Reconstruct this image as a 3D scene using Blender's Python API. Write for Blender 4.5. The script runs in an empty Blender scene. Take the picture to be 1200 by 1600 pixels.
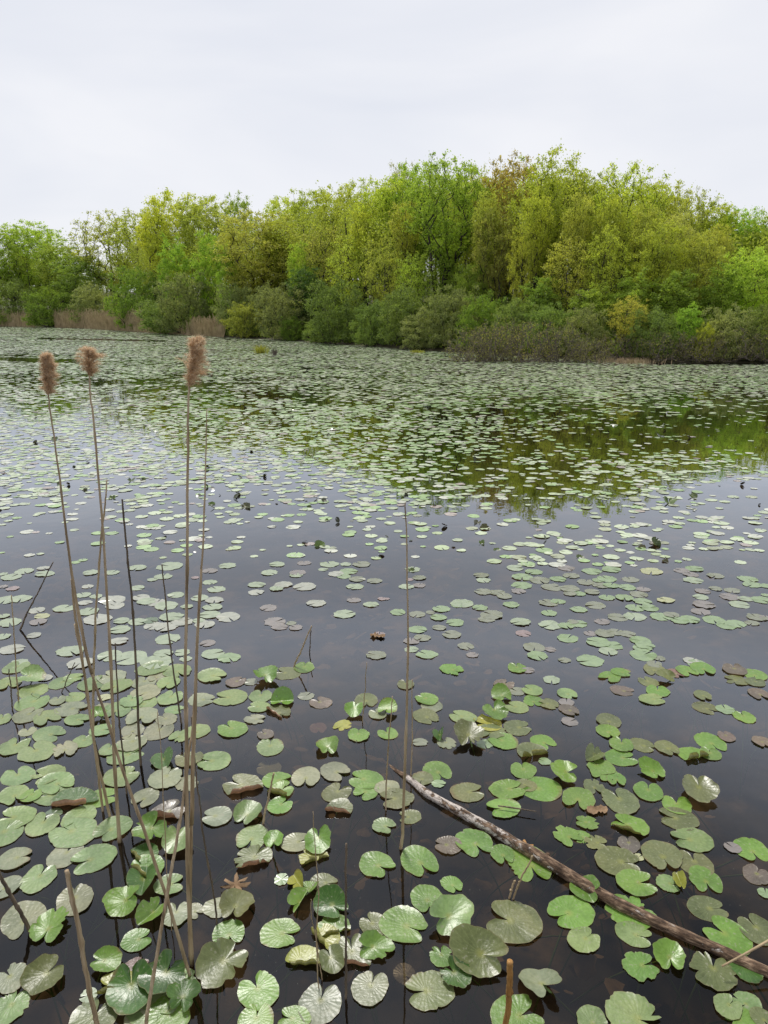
import bpy, math, random
import numpy as np
from mathutils import Vector, Matrix, noise as mnoise

R = math.radians
rng = np.random.default_rng(11)
random.seed(5)
scn = bpy.context.scene
col = scn.collection

# ------------------------------------------------------------------ camera
H_CAM, F_PX, PITCH = 2.2, 1111.1, R(15.6)
CP, SP = math.cos(PITCH), math.sin(PITCH)
cam = bpy.data.cameras.new("camera")
cam_o = bpy.data.objects.new("camera", cam)
col.objects.link(cam_o)
cam.sensor_fit = 'VERTICAL'
cam.sensor_height = 36.0
cam.lens = 25.0
cam.clip_start, cam.clip_end = 0.05, 2000
cam_o.location = (0, 0, H_CAM)
cam_o.rotation_euler = (R(90) - PITCH, 0, 0)
scn.camera = cam_o

# ------------------------------------------------------------------ sky, sun, exposure
SUN_EL, SUN_AZ = 61, -16          # azimuth from +Y (ahead), negative = to the left
w = bpy.data.worlds.new("World")
scn.world = w
w.use_nodes = True
wt = w.node_tree
wt.nodes.clear()
N = wt.nodes.new
L = wt.links.new
out = N('ShaderNodeOutputWorld')
sky = N('ShaderNodeTexSky')
sky.sky_type = 'NISHITA'
sky.sun_disc = False
sky.sun_elevation = R(SUN_EL)
sky.sun_rotation = R(SUN_AZ)
bg1 = N('ShaderNodeBackground')
bg1.inputs['Strength'].default_value = 0.10
L(sky.outputs[0], bg1.inputs['Color'])
tc = N('ShaderNodeTexCoord')
mp = N('ShaderNodeMapping')
mp.inputs['Scale'].default_value = (1.0, 1.0, 3.4)
mp.inputs['Rotation'].default_value = (0.1, 0.25, 0.0)
L(tc.outputs['Generated'], mp.inputs['Vector'])
nz = N('ShaderNodeTexNoise')
nz.inputs['Scale'].default_value = 1.7
nz.inputs['Detail'].default_value = 4
nz.inputs['Roughness'].default_value = 0.5
nz.inputs['Distortion'].default_value = 0.4
L(mp.outputs[0], nz.inputs['Vector'])
cr = N('ShaderNodeValToRGB')
cr.color_ramp.elements[0].position = 0.3
cr.color_ramp.elements[0].color = (0.70, 0.73, 0.81, 1)
cr.color_ramp.elements[1].position = 0.68
cr.color_ramp.elements[1].color = (0.86, 0.865, 0.90, 1)
L(nz.outputs['Fac'], cr.inputs['Fac'])
bg2 = N('ShaderNodeBackground')
L(cr.outputs[0], bg2.inputs['Color'])
# cloud cover: brighter band added above the view to lift water reflections, and a broad glow where the sun stands behind the cloud
sep = N('ShaderNodeSeparateXYZ')
L(tc.outputs['Generated'], sep.inputs[0])


def wmap(sock, a, b, c, d):
    n = N('ShaderNodeMapRange')
    n.interpolation_type = 'SMOOTHSTEP'
    for k, v in zip(('From Min', 'From Max', 'To Min', 'To Max'), (a, b, c, d)): n.inputs[k].default_value = v
    L(sock, n.inputs['Value'])
    return n.outputs[0]


def wmath(op, a, b):
    n = N('ShaderNodeMath')
    n.operation = op
    for i, v in enumerate((a, b)):
        if hasattr(v, 'is_output'): L(v, n.inputs[i])
        else: n.inputs[i].default_value = v
    return n.outputs[0]


bank = wmath('MULTIPLY', wmap(sep.outputs[2], 0.345, 0.45, 0, 1), wmap(sep.outputs[2], 0.46, 0.66, 1, 0.0))
dot = N('ShaderNodeVectorMath')
dot.operation = 'DOT_PRODUCT'
L(tc.outputs['Generated'], dot.inputs[0])
dot.inputs[1].default_value = (math.sin(R(SUN_AZ)) * math.cos(R(SUN_EL)), math.cos(R(SUN_AZ)) * math.cos(R(SUN_EL)), math.sin(R(SUN_EL)))
glow = wmap(dot.outputs['Value'], 0.84, 1.0, 0, 1)
L(wmath('ADD', wmath('ADD', wmath('MULTIPLY', wmap(sep.outputs[2], 0.46, 0.78, 1, 0.34), 1.07), wmath('MULTIPLY', bank, 0.75)), wmath('MULTIPLY', glow, 0.8)), bg2.inputs['Strength'])  # sky overhead dimmed out of view so the near water mirrors darker
mx = N('ShaderNodeMixShader')
mx.inputs[0].default_value = 0.93
L(bg1.outputs[0], mx.inputs[1])
L(bg2.outputs[0], mx.inputs[2])
L(mx.outputs[0], out.inputs['Surface'])

sl = bpy.data.lights.new("sun", 'SUN')
sl.energy = 3.1
sl.angle = R(11)
sl.color = (1.0, 0.96, 0.9)
so = bpy.data.objects.new("sun", sl)
col.objects.link(so)
sdir = Vector((math.sin(R(SUN_AZ)) * math.cos(R(SUN_EL)), math.cos(R(SUN_AZ)) * math.cos(R(SUN_EL)), math.sin(R(SUN_EL))))
so.rotation_euler = (-sdir).to_track_quat('-Z', 'Y').to_euler()
so.location = sdir * 60

scn.view_settings.view_transform = 'Standard'
scn.view_settings.look = 'None'
scn.view_settings.exposure = 0.0
scn.view_settings.gamma = 1.0
scn.cycles.max_bounces = 7
scn.cycles.transparent_max_bounces = 10
scn.cycles.caustics_reflective = False
scn.cycles.caustics_refractive = False


# ------------------------------------------------------------------ geometry of the view (used to lay the plan of the pond out in metres)
def ray(px, py):
    u, v = (px - 600) / F_PX, (800 - py) / F_PX
    return u, CP + v * SP, -SP + v * CP


def ground(px, py, z=0.0):
    u, a, b = ray(px, py)
    t = (z - H_CAM) / b
    return Vector((u * t, a * t, z)), t


def at(px, py, Y):
    u, a, b = ray(px, py)
    t = Y / a
    return Vector((u * t, Y, H_CAM + b * t)), t


# ------------------------------------------------------------------ helpers
def set_tags(o, label=None, cat=None, group=None, kind=None):
    if label: o['label'] = label
    if cat: o['category'] = cat
    if group: o['group'] = group
    if kind: o['kind'] = kind
    return o


def mesh_np(name, verts, faces_flat, loop_tot, mats, smooth=False, mat_idx=None):
    """faces_flat: flat vertex indices, loop_tot: corners per face"""
    me = bpy.data.meshes.new(name)
    verts = np.asarray(verts, np.float32)
    faces_flat = np.asarray(faces_flat, np.int32)
    loop_tot = np.asarray(loop_tot, np.int32)
    me.vertices.add(len(verts))
    me.vertices.foreach_set('co', verts.ravel())
    me.loops.add(len(faces_flat))
    me.loops.foreach_set('vertex_index', faces_flat)
    me.polygons.add(len(loop_tot))
    ls = np.concatenate([[0], np.cumsum(loop_tot)[:-1]]).astype(np.int32)
    me.polygons.foreach_set('loop_start', ls)
    me.polygons.foreach_set('loop_total', loop_tot)
    for m in mats: me.materials.append(m)
    if mat_idx is not None:
        me.polygons.foreach_set('material_index', np.asarray(mat_idx, np.int32))
    me.polygons.foreach_set('use_smooth', np.full(len(loop_tot), smooth))
    me.update(calc_edges=True)
    me.validate()
    return me


def link(name, me, parent=None):
    o = bpy.data.objects.new(name, me)
    col.objects.link(o)
    if parent is not None: o.parent = parent
    return o


def empty(name, loc):
    o = bpy.data.objects.new(name, None)
    o.empty_display_size = 0.1
    col.objects.link(o)
    o.location = loc
    return o


class Soup:
    def __init__(s):
        s.v, s.f, s.n, s.k = [], [], [], 0

    def add(s, verts, faces):
        verts = np.asarray(verts, float)
        s.v.append(verts)
        for f in faces:
            s.f.extend([i + s.k for i in f])
            s.n.append(len(f))
        s.k += len(verts)

    def tube(s, pts, rad, sides=5, cap=True):
        pts = np.asarray(pts, float)
        n = len(pts)
        rad = np.broadcast_to(rad, (n,))
        tan = np.gradient(pts, axis=0)
        tan /= np.linalg.norm(tan, axis=1)[:, None] + 1e-9
        ref = np.array([1.0, 0, 0]) if abs(tan[0][0]) < 0.8 else np.array([0, 1.0, 0])
        a = np.cross(tan, ref)
        a /= np.linalg.norm(a, axis=1)[:, None] + 1e-9
        b = np.cross(tan, a)
        ang = np.arange(sides) * 2 * math.pi / sides
        vs = pts[:, None, :] + rad[:, None, None] * (np.cos(ang)[None, :, None] * a[:, None, :] + np.sin(ang)[None, :, None] * b[:, None, :])
        fs = []
        for i in range(n - 1):
            for j in range(sides):
                k = (j + 1) % sides
                fs.append((i * sides + j, i * sides + k, (i + 1) * sides + k, (i + 1) * sides + j))
        if cap:
            fs.append(tuple(range(sides - 1, -1, -1)))
            fs.append(tuple((n - 1) * sides + j for j in range(sides)))
        s.add(vs.reshape(-1, 3), fs)

    def mesh(s, name, mats, smooth=False):
        return mesh_np(name, np.concatenate(s.v), s.f, s.n, mats, smooth)


def spline(pts, n):
    """smooth curve through control points (Catmull-Rom)"""
    p = np.asarray(pts, float)
    if len(p) == 2:
        t = np.linspace(0, 1, n)[:, None]
        return p[0] * (1 - t) + p[1] * t
    q = np.vstack([2 * p[0] - p[1], p, 2 * p[-1] - p[-2]])
    res = []
    m = len(p) - 1
    for k in range(n):
        u = k / (n - 1) * m
        i = min(int(u), m - 1)
        t = u - i
        a, b, c, d = q[i], q[i + 1], q[i + 2], q[i + 3]
        res.append(0.5 * ((2 * b) + (c - a) * t + (2 * a - 5 * b + 4 * c - d) * t * t + (3 * b - a - 3 * c + d) * t ** 3))
    return np.array(res)


def new_mat(name):
    m = bpy.data.materials.new(name)
    m.use_nodes = True
    nt = m.node_tree
    nt.nodes.clear()
    o = nt.nodes.new('ShaderNodeOutputMaterial')
    return m, nt, o


def nd(nt, kind, **kw):
    n = nt.nodes.new(kind)
    for k, v in kw.items():
        if k in n.inputs: n.inputs[k].default_value = v
        else: setattr(n, k, v)
    return n


def mixc(nt, blend, fac, a, b):
    n = nt.nodes.new('ShaderNodeMix')
    n.data_type = 'RGBA'
    n.blend_type = blend
    for sock, val in ((n.inputs[0], fac), (n.inputs[6], a), (n.inputs[7], b)):
        if hasattr(val, 'is_output'): nt.links.new(val, sock)
        else: sock.default_value = val if not isinstance(val, tuple) else (*val, 1)[:4]
    return n.outputs[2]


def mth(nt, op, a, b=0.0, c=None, clamp=False):
    n = nt.nodes.new('ShaderNodeMath')
    n.operation = op
    n.use_clamp = clamp
    for i, v in enumerate((a, b, c)):
        if v is None: continue
        if hasattr(v, 'is_output'): nt.links.new(v, n.inputs[i])
        else: n.inputs[i].default_value = v
    return n.outputs[0]


def ramp(nt, fac, stops):
    n = nt.nodes.new('ShaderNodeValToRGB')
    e = n.color_ramp.elements
    while len(e) < len(stops): e.new(0.5)
    for i, (p, c) in enumerate(stops):
        e[i].position = p
        e[i].color = (*c, 1) if len(c) == 3 else c
    nt.links.new(fac, n.inputs['Fac'])
    return n.outputs['Color']


# ------------------------------------------------------------------ materials
def pad_material(name, under, sheen_rough=0.33):
    """lily pad: object colour on the upper side, its own colour underneath, radiating veins"""
    m, nt, o = new_mat(name)
    K = nt.links.new
    info = nd(nt, 'ShaderNodeObjectInfo')
    uv = nd(nt, 'ShaderNodeUVMap')
    sep = nd(nt, 'ShaderNodeSeparateXYZ')
    K(uv.outputs[0], sep.inputs[0])
    ang, rad = sep.outputs[0], sep.outputs[1]
    nz0 = nd(nt, 'ShaderNodeTexNoise', noise_dimensions='4D', Scale=9.0, Detail=4.0)
    tco = nd(nt, 'ShaderNodeTexCoord')
    K(tco.outputs['Object'], nz0.inputs['Vector'])
    K(mth(nt, 'MULTIPLY', info.outputs['Random'], 40.0), nz0.inputs['W'])
    nz1 = nd(nt, 'ShaderNodeTexNoise', noise_dimensions='4D', Scale=75.0, Detail=3.0)
    K(tco.outputs['Object'], nz1.inputs['Vector'])
    K(mth(nt, 'MULTIPLY', info.outputs['Random'], 40.0), nz1.inputs['W'])
    # veins: forking once half way out
    a1 = mth(nt, 'ADD', mth(nt, 'MULTIPLY', ang, 24.0), mth(nt, 'MULTIPLY', nz0.outputs['Fac'], 0.9))
    fr = mth(nt, 'ABSOLUTE', mth(nt, 'SUBTRACT', mth(nt, 'FRACT', a1), 0.5))
    d = mth(nt, 'MULTIPLY', fr, rad)
    vein = mth(nt, 'SUBTRACT', 1.0, mth(nt, 'DIVIDE', d, 0.06), clamp=True)
    corr = mth(nt, 'COSINE', mth(nt, 'MULTIPLY', a1, 2 * math.pi))
    base = info.outputs['Color']
    big = ramp(nt, nz0.outputs['Fac'], [(0.3, (0.62, 0.66, 0.62)), (0.5, (1, 1, 1)), (0.72, (1.22, 1.12, 1.02))])
    c = mixc(nt, 'MULTIPLY', 0.8, base, big)
    c = mixc(nt, 'MULTIPLY', 0.55, c, ramp(nt, nz1.outputs['Fac'], [(0.33, (0.66, 0.66, 0.62)), (0.55, (1, 1, 1)), (0.7, (1.15, 1.15, 1.1))]))
    c = mixc(nt, 'MIX', mth(nt, 'MULTIPLY', vein, 0.15), c, (0.36, 0.40, 0.16))
    heart = mth(nt, 'SUBTRACT', 1.0, mth(nt, 'DIVIDE', rad, 0.24), clamp=True)
    c = mixc(nt, 'MIX', mth(nt, 'MULTIPLY', heart, 0.55), c, (0.30, 0.30, 0.06))
    rim = mth(nt, 'MULTIPLY', mth(nt, 'SUBTRACT', rad, 0.955), 24.0, clamp=True)
    c = mixc(nt, 'MIX', mth(nt, 'MULTIPLY', rim, 0.45), c, (0.22, 0.17, 0.08))
    # blemishes: small brown spots
    sp = nd(nt, 'ShaderNodeTexVoronoi', voronoi_dimensions='4D', Scale=34.0)
    K(tco.outputs['Object'], sp.inputs['Vector'])
    K(mth(nt, 'MULTIPLY', info.outputs['Random'], 40.0), sp.inputs['W'])
    spot = mth(nt, 'SUBTRACT', 1.0, mth(nt, 'DIVIDE', sp.outputs['Distance'], 0.17), clamp=True)
    spot = mth(nt, 'MULTIPLY', spot, mth(nt, 'GREATER_THAN', nz0.outputs['Fac'], 0.52))
    c = mixc(nt, 'MIX', mth(nt, 'MULTIPLY', spot, 0.8), c, (0.09, 0.06, 0.025))
    rot = mth(nt, 'MULTIPLY', mth(nt, 'SUBTRACT', mth(nt, 'ADD', mth(nt, 'MULTIPLY', rad, 0.55), nz0.outputs['Fac']), 1.10), 9.0, clamp=True)
    rot = mth(nt, 'MULTIPLY', rot, mth(nt, 'GREATER_THAN', info.outputs['Random'], 0.45))
    c = mixc(nt, 'MIX', mth(nt, 'MULTIPLY', rot, 0.75), c, (0.17, 0.115, 0.05))
    dust = mth(nt, 'MULTIPLY', mth(nt, 'GREATER_THAN', nz1.outputs['Fac'], 0.63), 0.5)
    c = mixc(nt, 'MIX', dust, c, (0.28, 0.27, 0.2))
    geo = nd(nt, 'ShaderNodeNewGeometry')
    und = mixc(nt, 'MULTIPLY', 0.7, (*under, 1), ramp(nt, nz1.outputs['Fac'], [(0.3, (0.6, 0.6, 0.6)), (0.7, (1.2, 1.15, 1.1))]))
    und = mixc(nt, 'MIX', mth(nt, 'MULTIPLY', vein, 0.35), und, (0.12, 0.07, 0.03))
    c = mixc(nt, 'MIX', geo.outputs['Backfacing'], c, und)
    pr = nd(nt, 'ShaderNodeBsdfPrincipled')
    K(c, pr.inputs['Base Color'])
    rr = mth(nt, 'MULTIPLY_ADD', nz0.outputs['Fac'], 0.36, sheen_rough - 0.17)
    K(rr, pr.inputs['Roughness'])
    pr.inputs['Specular IOR Level'].default_value = 0.55
    hgt = mth(nt, 'ADD', mth(nt, 'MULTIPLY', corr, mth(nt, 'MULTIPLY', rad, mth(nt, 'MULTIPLY', nz0.outputs['Fac'], 0.24))), mth(nt, 'ADD', mth(nt, 'MULTIPLY', nz1.outputs['Fac'], 0.9), mth(nt, 'MULTIPLY', nz0.outputs['Fac'], 3.0)))
    bp = nd(nt, 'ShaderNodeBump', Strength=0.45, Distance=0.0030)
    K(hgt, bp.inputs['Height'])
    K(bp.outputs[0], pr.inputs['Normal'])
    tr = nd(nt, 'ShaderNodeBsdfTranslucent')
    K(c, tr.inputs['Color'])
    ms = nd(nt, 'ShaderNodeMixShader')
    ms.inputs[0].default_value = 0.16
    K(pr.outputs[0], ms.inputs[1])
    K(tr.outputs[0], ms.inputs[2])
    hole = mth(nt, 'MULTIPLY', mth(nt, 'LESS_THAN', sp.outputs['Distance'], 0.10), mth(nt, 'GREATER_THAN', nz0.outputs['Fac'], 0.60))
    hole = mth(nt, 'MULTIPLY', hole, mth(nt, 'GREATER_THAN', info.outputs['Random'], 0.4))
    tp = nd(nt, 'ShaderNodeBsdfTransparent')
    mh = nd(nt, 'ShaderNodeMixShader')
    K(hole, mh.inputs[0])
    K(ms.outputs[0], mh.inputs[1])
    K(tp.outputs[0], mh.inputs[2])
    K(mh.outputs[0], o.inputs['Surface'])
    return m


M_PAD = pad_material('pad_leaf', (0.20, 0.20, 0.045))
M_PAD_TAN = pad_material('pad_leaf_tan_below', (0.36, 0.20, 0.11))
M_PAD_DARK = pad_material('pad_leaf_brown_below', (0.07, 0.05, 0.02))


def far_pad_material():
    m, nt, o = new_mat('far_pads')
    K = nt.links.new
    at_ = nd(nt, 'ShaderNodeAttribute', attribute_name='hue')
    geo = nd(nt, 'ShaderNodeNewGeometry')
    tco = nd(nt, 'ShaderNodeTexCoord')
    nz1 = nd(nt, 'ShaderNodeTexNoise', Scale=22.0, Detail=3.0)
    K(tco.outputs['Object'], nz1.inputs['Vector'])
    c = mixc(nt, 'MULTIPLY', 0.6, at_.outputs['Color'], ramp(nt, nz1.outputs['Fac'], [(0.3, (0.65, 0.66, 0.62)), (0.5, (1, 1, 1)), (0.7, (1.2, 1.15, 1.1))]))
    c = mixc(nt, 'MIX', geo.outputs['Backfacing'], c, (0.10, 0.085, 0.03))
    pr = nd(nt, 'ShaderNodeBsdfPrincipled', Roughness=0.26)
    pr.inputs['Specular IOR Level'].default_value = 1.0
    K(c, pr.inputs['Base Color'])
    bp = nd(nt, 'ShaderNodeBump', Strength=0.2, Distance=0.004)
    K(nz1.outputs['Fac'], bp.inputs['Height'])
    K(bp.outputs[0], pr.inputs['Normal'])
    K(pr.outputs[0], o.inputs['Surface'])
    return m


M_FARPAD = far_pad_material()


def water_material():
    m, nt, o = new_mat('pond_water')
    K = nt.links.new
    tco = nd(nt, 'ShaderNodeTexCoord')
    mp_ = nd(nt, 'ShaderNodeMapping')
    K(tco.outputs['Object'], mp_.inputs['Vector'])
    n1 = nd(nt, 'ShaderNodeTexNoise', Scale=2.2, Detail=3.0, Roughness=0.55)
    K(mp_.outputs[0], n1.inputs['Vector'])
    n2 = nd(nt, 'ShaderNodeTexNoise', Scale=0.35, Detail=2.0)
    K(mp_.outputs[0], n2.inputs['Vector'])
    amp = mth(nt, 'MULTIPLY', n1.outputs['Fac'], mth(nt, 'MULTIPLY_ADD', n2.outputs['Fac'], 1.6, -0.3))
    bp = nd(nt, 'ShaderNodeBump', Strength=0.12, Distance=0.02)
    K(amp, bp.inputs['Height'])
    fr = nd(nt, 'ShaderNodeFresnel', IOR=1.333)
    K(bp.outputs[0], fr.inputs['Normal'])
    gl = nd(nt, 'ShaderNodeBsdfGlossy', Roughness=0.015)
    gl.inputs['Color'].default_value = (0.88, 0.93, 1.0, 1)
    K(bp.outputs[0], gl.inputs['Normal'])
    tr = nd(nt, 'ShaderNodeBsdfTransparent')
    tr.inputs['Color'].default_value = (0.52, 0.46, 0.36, 1)
    # film of pollen and dust lying on the surface here and there
    n3 = nd(nt, 'ShaderNodeTexNoise', Scale=0.9, Detail=6.0, Roughness=0.65, Distortion=0.8)
    K(mp_.outputs[0], n3.inputs['Vector'])
    n4 = nd(nt, 'ShaderNodeTexVoronoi', Scale=38.0)
    K(mp_.outputs[0], n4.inputs['Vector'])
    speck = mth(nt, 'MULTIPLY', mth(nt, 'LESS_THAN', n4.outputs['Distance'], 0.055), mth(nt, 'GREATER_THAN', n3.outputs['Fac'], 0.52))
    df = nd(nt, 'ShaderNodeBsdfDiffuse')
    df.inputs['Color'].default_value = (0.20, 0.19, 0.15, 1)
    ms0 = nd(nt, 'ShaderNodeMixShader')
    K(mth(nt, 'ADD', mth(nt, 'MULTIPLY', speck, 0.75), mth(nt, 'MULTIPLY', n3.outputs['Fac'], 0.006)), ms0.inputs[0])
    K(tr.outputs[0], ms0.inputs[1])
    K(df.outputs[0], ms0.inputs[2])
    ms = nd(nt, 'ShaderNodeMixShader')
    K(mth(nt, 'MINIMUM', mth(nt, 'MULTIPLY', fr.outputs[0], 1.9), 0.62), ms.inputs[0])
    K(ms0.outputs[0], ms.inputs[1])
    K(gl.outputs[0], ms.inputs[2])
    K(ms.outputs[0], o.inputs['Surface'])
    return m


def noise_mat(name, stops, scale, rough=0.85, bump=0.4, dist=0.01, detail=6.0, coord='Object', stretch=None, spec=0.3):
    m, nt, o = new_mat(name)
    K = nt.links.new
    tco = nd(nt, 'ShaderNodeTexCoord')
    mp_ = nd(nt, 'ShaderNodeMapping')
    if stretch: mp_.inputs['Scale'].default_value = stretch
    K(tco.outputs[coord], mp_.inputs['Vector'])
    n1 = nd(nt, 'ShaderNodeTexNoise', Scale=scale, Detail=detail, Roughness=0.62)
    K(mp_.outputs[0], n1.inputs['Vector'])
    c = ramp(nt, n1.outputs['Fac'], stops)
    pr = nd(nt, 'ShaderNodeBsdfPrincipled', Roughness=rough)
    pr.inputs['Specular IOR Level'].default_value = spec
    K(c, pr.inputs['Base Color'])
    bp = nd(nt, 'ShaderNodeBump', Strength=bump, Distance=dist)
    K(n1.outputs['Fac'], bp.inputs['Height'])
    K(bp.outputs[0], pr.inputs['Normal'])
    K(pr.outputs[0], o.inputs['Surface'])
    return m


M_WATER = water_material()
M_BED = noise_mat('pond_bed_mud', [(0.30, (0.012, 0.010, 0.008)), (0.5, (0.04, 0.031, 0.021)), (0.62, (0.13, 0.09, 0.055)), (0.8, (0.20, 0.14, 0.085))], 2.6, detail=9.0)
M_LITTER = noise_mat('forest_floor', [(0.3, (0.025, 0.022, 0.012)), (0.6, (0.06, 0.05, 0.025)), (0.8, (0.05, 0.075, 0.02))], 0.9)
M_BARK = noise_mat('tree_bark', [(0.3, (0.025, 0.021, 0.017)), (0.6, (0.06, 0.05, 0.04)), (0.8, (0.11, 0.098, 0.08))], 3.0, stretch=(1, 1, 0.25))
M_TWIG = noise_mat('grey_twigs', [(0.3, (0.09, 0.075, 0.06)), (0.7, (0.20, 0.17, 0.14))], 3.0)
M_STEM = noise_mat('pad_stem', [(0.3, (0.06, 0.10, 0.03)), (0.7, (0.14, 0.22, 0.05))], 14.0, rough=0.5)
M_STALK = noise_mat('reed_stalk', [(0.30, (0.15, 0.105, 0.06)), (0.5, (0.38, 0.28, 0.165)), (0.72, (0.60, 0.48, 0.32))], 5.0, rough=0.5, stretch=(14, 14, 0.9), bump=0.2, dist=0.001, spec=0.4)
M_STALK_DARK = noise_mat('reed_stalk_weathered', [(0.30, (0.045, 0.035, 0.027)), (0.55, (0.14, 0.105, 0.072)), (0.75, (0.28, 0.215, 0.145))], 5.0, rough=0.6, stretch=(14, 14, 0.9), bump=0.2, dist=0.001)
M_STRAW = noise_mat('straw', [(0.3, (0.26, 0.19, 0.11)), (0.7, (0.5, 0.38, 0.23))], 6.0, rough=0.6)
M_ORANGE = noise_mat('broken_reed', [(0.3, (0.24, 0.11, 0.03)), (0.6, (0.46, 0.25, 0.08)), (0.8, (0.62, 0.44, 0.22))], 9.0, rough=0.45, stretch=(10, 10, 0.8))
M_SUNK = noise_mat('sunken_leaf', [(0.3, (0.06, 0.04, 0.024)), (0.7, (0.24, 0.165, 0.10))], 9.0)
M_DEAD = noise_mat('dead_leaf', [(0.3, (0.12, 0.075, 0.04)), (0.7, (0.36, 0.24, 0.14))], 18.0)


def leaf_material(name, trans=0.5, var=0.5):
    m, nt, o = new_mat(name)
    K = nt.links.new
    info = nd(nt, 'ShaderNodeObjectInfo')
    geo = nd(nt, 'ShaderNodeNewGeometry')
    tco = nd(nt, 'ShaderNodeTexCoord')
    n1 = nd(nt, 'ShaderNodeTexNoise', Scale=0.55, Detail=2.0, noise_dimensions='4D')
    K(tco.outputs['Object'], n1.inputs['Vector'])
    K(mth(nt, 'MULTIPLY', info.outputs['Random'], 30.0), n1.inputs['W'])
    c = mixc(nt, 'MULTIPLY', var, info.outputs['Color'], ramp(nt, geo.outputs['Random Per Island'], [(0.0, (0.6, 0.62, 0.6)), (0.5, (1, 1, 1)), (1.0, (1.45, 1.38, 1.3))]))
    c = mixc(nt, 'MULTIPLY', 0.75, c, ramp(nt, n1.outputs['Fac'], [(0.32, (0.74, 0.78, 0.75)), (0.5, (1, 1, 1)), (0.68, (1.22, 1.15, 0.95))]))
    df = nd(nt, 'ShaderNodeBsdfPrincipled', Roughness=0.55)
    df.inputs['Specular IOR Level'].default_value = 0.25
    K(c, df.inputs['Base Color'])
    tr = nd(nt, 'ShaderNodeBsdfTranslucent')
    K(mixc(nt, 'MULTIPLY', 1.0, c, (1.15, 1.2, 0.6, 1)), tr.inputs['Color'])
    ms = nd(nt, 'ShaderNodeMixShader')
    ms.inputs[0].default_value = trans
    K(df.outputs[0], ms.inputs[1])
    K(tr.outputs[0], ms.inputs[2])
    K(ms.outputs[0], o.inputs['Surface'])
    return m


M_LEAF = leaf_material('foliage')


def plume_material():
    m, nt, o = new_mat('plume')
    K = nt.links.new
    geo = nd(nt, 'ShaderNodeNewGeometry')
    c = ramp(nt, geo.outputs['Random Per Island'], [(0.0, (0.42, 0.27, 0.14)), (0.5, (0.77, 0.57, 0.36)), (1.0, (0.96, 0.85, 0.67))])
    df = nd(nt, 'ShaderNodeBsdfDiffuse')
    tr = nd(nt, 'ShaderNodeBsdfTranslucent')
    K(c, df.inputs['Color'])
    K(c, tr.inputs['Color'])
    ms = nd(nt, 'ShaderNodeMixShader')
    ms.inputs[0].default_value = 0.5
    K(df.outputs[0], ms.inputs[1])
    K(tr.outputs[0], ms.inputs[2])
    K(ms.outputs[0], o.inputs['Surface'])
    return m


M_PLUME = plume_material()


def log_material():
    m, nt, o = new_mat('driftwood_bark')
    K = nt.links.new
    uv = nd(nt, 'ShaderNodeUVMap')           # u along the log in metres, v round it
    sep = nd(nt, 'ShaderNodeSeparateXYZ')
    K(uv.outputs[0], sep.inputs[0])
    mp_ = nd(nt, 'ShaderNodeMapping')
    mp_.inputs['Scale'].default_value = (1.0, 2.2, 1)
    K(uv.outputs[0], mp_.inputs['Vector'])
    n1 = nd(nt, 'ShaderNodeTexNoise', Scale=19.0, Detail=9.0, Roughness=0.72, Distortion=0.8)
    K(mp_.outputs[0], n1.inputs['Vector'])
    n2 = nd(nt, 'ShaderNodeTexNoise', Scale=60.0, Detail=5.0, Roughness=0.6)
    K(mp_.outputs[0], n2.inputs['Vector'])
    mp2 = nd(nt, 'ShaderNodeMapping')
    mp2.inputs['Scale'].default_value = (5.0, 30.0, 1)
    K(uv.outputs[0], mp2.inputs['Vector'])
    n3 = nd(nt, 'ShaderNodeTexNoise', Scale=4.0, Detail=5.0)
    K(mp2.outputs[0], n3.inputs['Vector'])
    wood = ramp(nt, n3.outputs['Fac'], [(0.30, (0.028, 0.018, 0.012)), (0.5, (0.12, 0.078, 0.05)), (0.70, (0.38, 0.275, 0.19))])
    wood = mixc(nt, 'MULTIPLY', 0.8, wood, ramp(nt, n2.outputs['Fac'], [(0.3, (0.5, 0.45, 0.42)), (0.6, (1.2, 1.15, 1.1))]))
    pale = ramp(nt, n2.outputs['Fac'], [(0.3, (0.25, 0.205, 0.17)), (0.55, (0.56, 0.50, 0.45))])
    # peeling pale bark, most of it on the upper half of the log
    along = ramp(nt, sep.outputs[0], [(0.16, (0, 0, 0)), (0.22, (1, 1, 1)), (0.62, (0.95, 0.95, 0.95)), (0.95, (0.55, 0.55, 0.55)), (1.0, (0.45, 0.45, 0.45))])
    mask = mth(nt, 'ADD', n1.outputs['Fac'], mth(nt, 'MULTIPLY_ADD', along, 0.29, -0.225))
    mask = mth(nt, 'MULTIPLY', mth(nt, 'SUBTRACT', mask, 0.5), 22.0, clamp=True)
    c = mixc(nt, 'MIX', mask, wood, pale)
    pr = nd(nt, 'ShaderNodeBsdfPrincipled', Roughness=0.8)
    pr.inputs['Specular IOR Level'].default_value = 0.3
    K(c, pr.inputs['Base Color'])
    h = mth(nt, 'ADD', mth(nt, 'MULTIPLY', mask, 0.6), mth(nt, 'ADD', n3.outputs['Fac'], n2.outputs['Fac']))
    bp = nd(nt, 'ShaderNodeBump', Strength=0.9, Distance=0.006)
    K(h, bp.inputs['Height'])
    K(bp.outputs[0], pr.inputs['Normal'])
    K(pr.outputs[0], o.inputs['Surface'])
    return m


M_LOG = log_material()

# ------------------------------------------------------------------ terrain and water
SHORE_PX = [(0, 510), (130, 513), (250, 521), (350, 527), (450, 532), (560, 540), (690, 549), (800, 556), (900, 562), (1050, 567), (1200, 567)]
sh = [ground(x, y)[0] for x, y in SHORE_PX]
SHX = np.array([-400, -200, -120] + [p.x for p in sh] + [32, 60, 120, 400], float)
SHY = np.array([190, 165, 140] + [p.y for p in sh] + [29, 25, 18, 15], float)


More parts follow.
